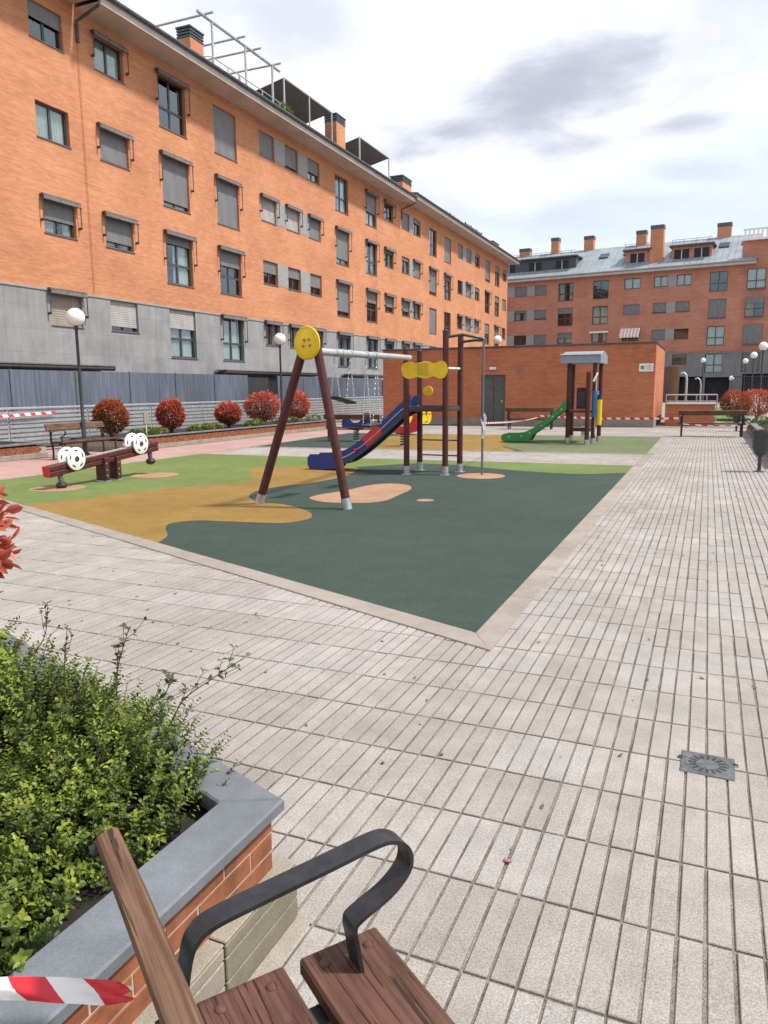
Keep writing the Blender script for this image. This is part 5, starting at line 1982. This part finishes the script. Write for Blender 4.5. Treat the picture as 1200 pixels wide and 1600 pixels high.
def low_clump(lab, x, y, r, seed, mat='low_green', lift=0.0, z0=0.33):
    rs = np.random.RandomState(seed)
    t = thing('ground_plant', lab, 'plant', (x, y, z0), 0, 'low plants between the shrubs')
    V, F, T = ball_leaves(420, r, r * 0.55, 0.07, rs)
    link('foliage', leaf_mesh('foliage', V, F, np.clip(T + lift, 0, 1), mat), t, (0, 0, r * 0.3))
    MB().tube([(0, 0, -0.03), (0, 0, r * 0.3)], 0.012, 5).build('stem', 'bark', t)


ORD = ['first', 'second', 'third', 'fourth', 'fifth', 'sixth', 'seventh', 'eighth', 'ninth', 'tenth', 'last']
for i, (y, r, lf) in enumerate(((16.9, .22, .1), (17.45, .28, .35), (17.95, .22, .2), (19.6, .2, .2), (20.15, .26, .4), (20.8, .22, .0), (22.7, .2, .2), (22.95, .3, .1), (24.9, .26, .2), (25.6, .3, .1), (27.4, .3, .2))):
    low_clump('low green plant in the long left planter, %s from the lamp' % ORD[i], -15.0 + 0.1 * math.sin(i * 2.1), y, r, 40 + i, lift=lf - 0.1)
for i, (x, y, r) in enumerate(((1.6, 18.4, .3), (1.7, 20.2, .34), (1.75, 22.2, .36), (1.9, 26.3, .4), (1.7, 28.4, .3))):
    low_clump('low green plant in the right planter, %s from the bin' % ORD[i], x, y, r, 60 + i)
low_clump('green tuft in the planter at the far left edge', -15.8, 12.6, 0.3, 71)

# small notice on a stake in the left planter
nb = thing('planter_notice', 'small white notice board on a stake among the red shrubs', 'sign', (-14.85, 17.2, 0.33), R(100))
MB().box(-0.14, -0.012, 0.36, 0.14, 0.012, 0.70, 0.004).build('board', 'kerb_stone', nb)
MB().tube([(0, 0.02, -0.1), (0, 0.02, 0.6)], 0.018, 8).build('stake', 'white_paint', nb)
MB().box(-0.10, 0.0125, 0.44, 0.10, 0.0145, 0.62).build('faded_print', 'sign_pink', nb)


# barrier tapes strung across the plaza
def tape(lab, pts, h=0.07, mat='tape_print_far', sag=0.05):
    a, b = Vector(pts[0]), Vector(pts[1])
    d = b - a
    L_ = d.length
    t = tag(MB_tape(L_, h, sag, mat), lab, 'tape', 'barrier tapes')
    t.location = a
    t.rotation_euler = (0, -math.asin(d.z / L_), math.atan2(d.y, d.x))


def MB_tape(L_, h, sag, mat):
    m = MB()
    n = 24
    vs, fs = [], []
    for i in range(n + 1):
        f = i / n
        z = -sag * 4 * f * (1 - f)
        tw = 0.25 * math.sin(f * 9)
        for dz in (-h / 2, h / 2):
            for dy in (-0.0006, 0.0006):
                vs.append((f * L_, dy + tw * dz, z + dz))
    for i in range(n):
        a, b = i * 4, i * 4 + 4
        fs += [(a, b, b + 2, a + 2), (a + 1, a + 3, b + 3, b + 1), (a, a + 1, b + 1, b), (a + 2, b + 2, b + 3, a + 3)]
    m.add(vs, fs)
    return m.build('barrier_tape', mat)


tape('red and white tape across the front of the hut, right half', ((-5.9, 29.0, 0.56), (-0.75, 26.6, 0.60)))
tape('pale tape from the sliding pole past the grey hut door', ((-3.86, 13.7, 0.98), (-6.0, 29.0, 0.50)), 0.035)
tape('red and white tape along the slat fence at the left edge', ((-16.95, 8.0, 1.0), (-16.95, 15.9, 1.06)))
tape('pale tape low across the far paving to the path bench', ((-0.7, 26.4, 0.42), (1.3, 26.7, 0.42)), 0.035)

# ------------------------------------------------------------------ foreground planter
DX, DY = -0.9315, 0.3638           # direction of the slanting back edge
CO = (-1.092, 1.764)               # outer corner of the coping
pt = thing('brick_planter', 'low brick planter with blue grey stone coping in the foreground', 'planter', (-1.12, 1.77, 0))


def L2(x, y):
    return (x + 1.12, y - 1.77)


def offs(d, side_in, t=0.0):
    """point on the back edge at distance t, moved inside by side_in"""
    nx, ny = -DY, DX                # turned left of the direction: away from the path? fixed below
    return (CO[0] + DX * t + nx * side_in, CO[1] + DY * t + ny * side_in)


# body core (mortar) under the coping
x_face = -1.124
far_t = 5.6
core = [(x_face + 0.001, -1.2), (x_face + 0.001, 1.737), (x_face + 0.001 + DX * far_t, 1.737 + DY * far_t), (-6.6, -1.2)]
inn = [(-1.235, -1.2), (-1.235, 1.695), (-1.235 + DX * 5.4, 1.695 + DY * 5.4), (-6.4, -1.2)]
cm = MB()
co_ = [L2(*p) for p in core]
ci_ = [L2(*p) for p in inn]
cm.prism([co_[0], co_[1], ci_[1], ci_[0]][::1], 0.0, 0.383)
cm.prism([co_[1], co_[2], ci_[2], ci_[1]], 0.0, 0.383)
cm.build('core', 'mortar', pt)
MB().prism([L2(-1.232, -1.2), L2(-1.232, 1.697), L2(-1.232 + DX * 5.4, 1.697 + DY * 5.4), L2(-6.4, -1.2)], 0.02, 0.335).build('soil', 'soil', pt)
fgb = [MB().box(-0.012, -0.1175, -0.0282, 0.003, 0.1175, 0.0282, 0.002).mesh('brick', 'brick_piece')]
hb = MB().box(-0.012, -0.055, -0.0282, 0.003, 0.055, 0.0282, 0.002).mesh('brick', 'brick_piece')
for c in range(3):
    z = 0.2305 + c * 0.0615
    y = 1.735
    first = True
    while y > -1.0:
        half = first and c % 2 == 1
        l = 0.115 if half else 0.24
        o = link('brick', hb if half else fgb[0], pt, (L2(x_face, 0)[0] + rnd.uniform(-0.0015, 0.0015), y - l / 2 - 1.77 + 0.003, z + rnd.uniform(-0.001, 0.001)))
        o.rotation_euler = (rnd.uniform(-0.004, 0.004), 0, rnd.uniform(-0.006, 0.006))
        y -= l
        first = False
    # bricks on the slanting back face
    t = 0.0
    while t < 3.4:
        bx, by = x_face - 0.003 + DX * (t + 0.12), 1.739 + DY * (t + 0.12)
        o = link('brick', fgb[0], pt, (L2(bx, by)[0], L2(bx, by)[1], z))
        o.rotation_euler = (0, 0, math.atan2(DY, DX) - R(90))
        t += 0.24
# coping slabs: mitred corner, then slabs along both edges
wi = 0.172


def slab(parent, poly):
    c = (sum(p[0] for p in poly) / len(poly), sum(p[1] for p in poly) / len(poly))
    q = [(p[0] - c[0], p[1] - c[1]) for p in poly]
    ar = sum(q[i][0] * q[(i + 1) % len(q)][1] - q[(i + 1) % len(q)][0] * q[i][1] for i in range(len(q)))
    if ar < 0:
        q = q[::-1]
    MB().prism(q, -0.034, 0.0, 0.006).build('coping_slab', 'coping_stone', parent, (L2(*c)[0], L2(*c)[1], 0.42))


ci0 = (-1.264, 1.675)                          # inner corner
ys = [None, 0.72, -0.3, -1.2]
slab(pt, [CO, (-1.110, 0.72), (-1.282, 0.72), ci0])
slab(pt, [(-1.110, 0.717), (-1.13, -0.3), (-1.302, -0.3), (-1.282, 0.717)])
slab(pt, [(-1.13, -0.303), (-1.15, -1.2), (-1.322, -1.2), (-1.302, -0.303)])
t0 = 0.0
for t1 in (1.1, 2.2, 3.3, 4.4, 5.5):
    def e(t, s):
        b = CO if s == 0 else ci0
        return (b[0] + DX * t, b[1] + DY * t)
    slab(pt, [e(t0 + (0.003 if t0 else 0.0015), 0), e(t1, 0), e(t1, 1), e(t0 + (0.003 if t0 else 0.0015), 1)])
    t0 = t1
# ledge at the foot, faced with ribbed paving stones
MB().box(L2(-1.14, 0)[0], -2.97, 0.0, L2(-1.083, 0)[0], 1.795 - 1.77, 0.198).build('ledge', 'plinth_pale', pt)
ly = 1.795
k = 0
while ly > -1.0:
    l = 0.376
    zz = 0.197
    for (h, pr_) in ((0.038, 0.0), (0.072, 0.0), (0.068, 0.0)):
        MB().box(0, -l / 2 + 0.004, -h / 2 + 0.0025, 0.012, l / 2 - 0.004, h / 2 - 0.0025, 0.003).build('cladding_tile', 'plinth_stone' if k % 2 == 0 else 'plinth_pale', pt, (L2(-1.0835, 0)[0], ly - l / 2 - 1.77, zz - h / 2))
        zz -= h
    MB().box(-0.05, -l / 2 + 0.003, -0.004, 0.012, l / 2 - 0.003, 0.004, 0.003).build('ledge_tile', 'plinth_pale', pt, (L2(-1.0835, 0)[0], ly - l / 2 - 1.77, 0.2025))
    ly -= l
    k += 1
fm = MB()
fm.add([(L2(-1.074, 0)[0], -2.9, 0.018), (L2(-1.074, 0)[0], 0.03, 0.018), (L2(-1.035, 0)[0], 0.03, -0.002), (L2(-1.035, 0)[0], -2.9, -0.002)], [(3, 2, 1, 0)])
fm.build('mortar_fillet', 'plinth_pale', pt)

# ------------------------------------------------------------------ hedge shrubs in the foreground planter
def shoots(n, centre, rx, ry, top, rs, leaf=0.017, len_rng=(0.10, 0.24), base_z=0.32):
    """leafy shoots filling a mound; returns leaves and stem paths"""
    Ps, Ds, Ns, Ls, Ts, stems = [], [], [], [], [], []
    for i in range(n):
        a = rs.uniform(0, 2 * math.pi)
        rr = math.sqrt(rs.rand())
        ux, uy = rr * math.cos(a), rr * math.sin(a)
        hmax = top * (1 - 0.75 * rr ** 2.4)
        x, y = centre[0] + ux * rx, centre[1] + uy * ry
        L_ = rs.uniform(*len_rng)
        z = base_z + max(0.0, hmax * rs.beta(3.2, 1.3) - L_ * 0.6)
        d = np.array([ux * 0.7 + rs.normal(0, 0.28), uy * 0.7 + rs.normal(0, 0.28), rs.uniform(0.55, 1.25)])
        d /= np.linalg.norm(d)
        bend = np.array([rs.normal(0, 0.3), rs.normal(0, 0.3), -0.12])
        p = np.array([x, y, z])
        path = [p.copy()]
        steps = int(L_ / 0.0125)
        young = rs.rand() * 0.5
        ph = rs.uniform(0, 6.28)
        for s in range(steps):
            f = s / max(1, steps)
            d2 = d + bend * f
            d2 /= np.linalg.norm(d2)
            p = p + d2 * 0.0125
            path.append(p.copy())
            ph += 2.4
            e1 = np.cross(d2, [0, 0, 1.0])
            e1 /= max(np.linalg.norm(e1), 1e-6)
            e2 = np.cross(e1, d2)
            for q in (0, 1):
                an = ph + q * math.pi + rs.normal(0, 0.3)
                out = e1 * math.cos(an) + e2 * math.sin(an)
                Ps.append(p + out * 0.001)
                Ds.append(d2 * rs.uniform(0.25, 0.8) + out)
                Ns.append(d2 * 1.0 - out * 0.3 + np.array([0, 0, 0.55]) + rs.normal(0, 0.25, 3))
                Ls.append(leaf * rs.uniform(0.5, 1.3) * (1 - 0.35 * f))
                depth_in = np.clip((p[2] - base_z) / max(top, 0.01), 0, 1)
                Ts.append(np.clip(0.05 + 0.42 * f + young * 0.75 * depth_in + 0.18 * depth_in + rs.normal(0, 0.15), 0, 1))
        stems.append(path[::4] if len(path) > 5 else path)
    return np.array(Ps), np.array(Ds), np.array(Ns), np.array(Ls), np.array(Ts), stems


def hedge(lab, centre, rx, ry, top, n, seed, leaf=0.023):
    rs = np.random.RandomState(seed)
    t = thing('hedge_shrub', lab, 'shrub', (centre[0], centre[1], 0.30), 0, 'leafy shrubs in the foreground planter')
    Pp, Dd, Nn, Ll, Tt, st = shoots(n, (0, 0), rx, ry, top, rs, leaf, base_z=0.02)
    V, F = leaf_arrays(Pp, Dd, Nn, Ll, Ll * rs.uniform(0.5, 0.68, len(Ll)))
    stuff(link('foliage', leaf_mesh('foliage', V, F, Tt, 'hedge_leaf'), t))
    m = MB()
    for k, pth in enumerate(st):
        if k % 3 == 0 and len(pth) > 1:
            m.tube([tuple(q) for q in pth], 0.0014, 4, cap=False)
    for k in range(8):
        a = rs.uniform(0, 6.28)
        m.tube([(0, 0, -0.02), (rx * 0.3 * math.cos(a), ry * 0.3 * math.sin(a), top * 0.35), (rx * 0.65 * math.cos(a), ry * 0.65 * math.sin(a), top * 0.6)], [0.006, 0.004, 0.002], 5)
    stuff(m.build('branches', 'twig', t))
    return t


hedge('small leaved green shrub nearest the coping corner', (-1.66, 1.68), 0.26, 0.21, 0.29, 250, 101)
hedge('dense green shrub behind the bench back', (-1.75, 1.24), 0.33, 0.36, 0.27, 380, 102)
hedge('tall green shrub filling the left of the planter', (-2.14, 1.68), 0.46, 0.38, 0.43, 560, 103)
hedge('brighter leaved shrub at the lower left edge', (-1.53, 0.95), 0.19, 0.26, 0.18, 160, 104, 0.028)
hedge('green shrub at the left edge of the picture', (-2.76, 1.84), 0.45, 0.42, 0.45, 430, 105)
hedge('low green shrub hugging the back coping', (-2.0, 1.97), 0.28, 0.13, 0.24, 170, 106)
hedge('tiny seedling shrub on the dark soil by the inner corner', (-1.40, 1.42), 0.06, 0.10, 0.08, 24, 107)


def long_shoot(lab, base, mid, tip, seed, leaf=0.024, mat='shoot_leaf'):
    rs = np.random.RandomState(seed)
    t = thing('leafy_shoot', lab, 'shoot', base, 0, 'long shoots rising from the hedge')
    b, m_, e = Vector((0, 0, 0)), Vector(mid) - Vector(base), Vector(tip) - Vector(base)
    def jig(p, q):
        return (p + q) / 2 + Vector(rs.normal(0, 0.012, 3))
    main = [tuple(q) for q in catmull([tuple(b), tuple(jig(b, m_)), tuple(m_), tuple(jig(m_, e)), tuple(e)], 7, closed=False)]
    paths = [main]
    for k in range(5):                       # short side twigs
        i0 = int(len(main) * rs.uniform(0.3, 0.85))
        p0 = Vector(main[i0])
        d0 = (Vector(main[min(i0 + 2, len(main) - 1)]) - Vector(main[max(i0 - 2, 0)])).normalized()
        sd = Vector(rs.normal(0, 1, 3)).cross(d0).normalized()
        ln = rs.uniform(0.025, 0.07)
        paths.append([tuple(p0), tuple(p0 + (d0 * 0.7 + sd * 0.6) * ln * 0.5), tuple(p0 + (d0 * 1.0 + sd * 0.7 + Vector((0, 0, 0.2))) * ln)])
    sm_ = MB()
    n = len(main)
    sm_.tube(main, [0.0034 * (1 - 0.7 * i / n) for i in range(n)], 6)
    for q in paths[1:]:
        sm_.tube(q, 0.001, 5)
    sm_.build('stem', 'twig', t)
    Ps, Ds, Ns, Ls, Ts = [], [], [], [], []
    ph = 0
    for path in paths:
        n = len(path)
        for i in range(1, n):
            if path is main and (i < n * 0.3 or rs.rand() < 0.3):
                continue
            p = np.array(path[i])
            d = np.array(path[i]) - np.array(path[i - 1])
            d /= np.linalg.norm(d)
            e1 = np.cross(d, [0, 0, 1.0])
            e1 /= max(np.linalg.norm(e1), 1e-6)
            e2 = np.cross(e1, d)
            for q in range(rs.randint(1, 4) if path is main else rs.randint(2, 5)):
                ph += rs.uniform(1.2, 3.2)
                out = e1 * math.cos(ph) + e2 * math.sin(ph)
                Ps.append(p + d * rs.uniform(-0.006, 0.006))
                Ds.append(d * rs.uniform(0.2, 1.1) + out + rs.normal(0, 0.2, 3))
                Ns.append(d - out * 0.3 + np.array([0, 0, 0.6]) + rs.normal(0, 0.4, 3))
                Ls.append(leaf * rs.uniform(0.45, 1.2))
                Ts.append(rs.uniform(0, 1.0))
    Ls = np.array(Ls)
    V, F = leaf_arrays(np.array(Ps), np.array(Ds), np.array(Ns), Ls, Ls * 0.55)
    stuff(link('leaves', leaf_mesh('leaves', V, F, np.array(Ts), mat), t))


long_shoot('longest brown green shoot leaning out over the paving', (-1.62, 1.86, 0.45), (-1.53, 1.88, 0.62), (-1.32, 1.92, 0.775), 201)
long_shoot('upright shoot standing left of the longest one', (-1.75, 1.84, 0.42), (-1.80, 1.86, 0.66), (-1.765, 1.90, 0.83), 202)
long_shoot('thin upright shoot farther left', (-1.98, 1.80, 0.45), (-2.02, 1.84, 0.65), (-2.05, 1.9, 0.80), 203)
long_shoot('short shoot between the two upright ones', (-1.70, 1.80, 0.45), (-1.66, 1.85, 0.58), (-1.60, 1.90, 0.68), 204)
long_shoot('leftmost shoot near the picture edge', (-2.16, 1.82, 0.5), (-2.18, 1.86, 0.68), (-2.16, 1.92, 0.86), 205)
long_shoot('low shoot spilling over the coping', (-1.58, 1.72, 0.42), (-1.50, 1.76, 0.50), (-1.42, 1.82, 0.51), 206, 0.02)
# two large pale leaves at the left edge
rs = np.random.RandomState(9)
bl_ = thing('broad_leaf_sprig', 'sprig of broad pale green leaves at the left edge', 'plant', (-2.30, 1.72, 0.4))
Pp = np.array([[0.0, 0.02, 0.40], [0.0, 0.0, 0.33], [-0.02, 0.02, 0.36], [0.02, 0.0, 0.30]])
Dd = np.array([[0.5, 0.5, -0.2], [0.8, 0.35, -0.15], [-0.7, 0.2, 0.1], [0.6, -0.5, -0.1]])
Nn = np.array([[0, 0.2, 1.0], [0.1, -0.3, 1.0], [0, 0, 1.0], [0, 0.2, 1.0]])
V, F = leaf_arrays(Pp, Dd, Nn, np.array([0.11, 0.13, 0.1, 0.11]), np.array([0.06, 0.065, 0.05, 0.05]))
link('leaves', leaf_mesh('leaves', V, F, np.array([0.8, 0.5, 0.3, 0.6]), 'bright_leaf'), bl_)
MB().tube([(0, 0, -0.05), (0.0, 0, 0.2), (0, 0.01, 0.40)], 0.003, 5).build('stem', 'twig', bl_)

# barrier tape end in the foreground
ft = thing('barrier_tape', 'torn end of red and white barrier tape in the lower left corner', 'tape', (-0.862, 0.87, 0.6), R(25.7))
ft.rotation_euler = (R(-35), 0, R(25.7))
m = MB()
n = 40
vs, fs = [], []
Lt = 0.42
for i in range(n + 1):
    f = i / n
    pinch = 1.0 - 0.25 * math.exp(-((f - 1.0) / 0.06) ** 2) - 0.35 * (1 - f) * (1 - f)
    for j in range(6):
        v = j / 5 - 0.5
        wob = 0.006 * math.sin(9 * f + 5 * v) + 0.004 * math.sin(31 * f + 9 * v) * f
        vs.append((-Lt + f * Lt + 0.012 * math.sin(j * 2.2) * (f > 0.97), wob + 0.012 * (v ** 2), v * 0.038 * pinch + 0.008 * math.sin(4 * f)))
for i in range(n):
    for j in range(5):
        a = i * 6 + j
        fs.append((a, a + 6, a + 7, a + 1))
m.add(vs, fs)
o = m.build('printed_strip', 'tape_print', ft, smooth=True)
o.location = (0, 0, 0)

# litter on the paving: a fallen petal, twigs and dry leaves
fp = tag(MB().prism(catmull([(-0.012, -0.006), (0.0, -0.010), (0.015, -0.003), (0.013, 0.009), (0.002, 0.006), (-0.012, 0.008)], 4), 0.002, 0.008, 0.003).build('fallen_petal', 'petal_pink', None, (-0.549, 2.33, 0.0)), 'pink fallen petal lying in a paving joint', 'petal')
rs = np.random.RandomState(33)
m = MB()
for i in range(190):
    x, y = (rs.uniform(-1.0, 1.4), rs.uniform(2.0, 16)) if i < 90 else (rs.uniform(-8, -1.5), rs.uniform(5, 16)) if i < 150 else (rs.uniform(-5, -1.0), rs.uniform(2.6, 5.2))
    a = rs.uniform(0, 6.28)
    s = rs.uniform(0.006, 0.018) * (1 + y / 14)
    m.add([(x, y, 0.003), (x + s * math.cos(a), y + s * math.sin(a), 0.006), (x + s * 1.7 * math.cos(a + 0.5), y + s * 1.7 * math.sin(a + 0.5), 0.012), (x + s * math.cos(a + 1.0), y + s * math.sin(a + 1.0), 0.005)], [(0, 1, 2, 3)])
o = stuff(m.build('leaf_litter', 'dry_leaf'))
o['label'] = 'scattered dry leaf crumbs on the paving'
o['category'] = 'leaf litter'
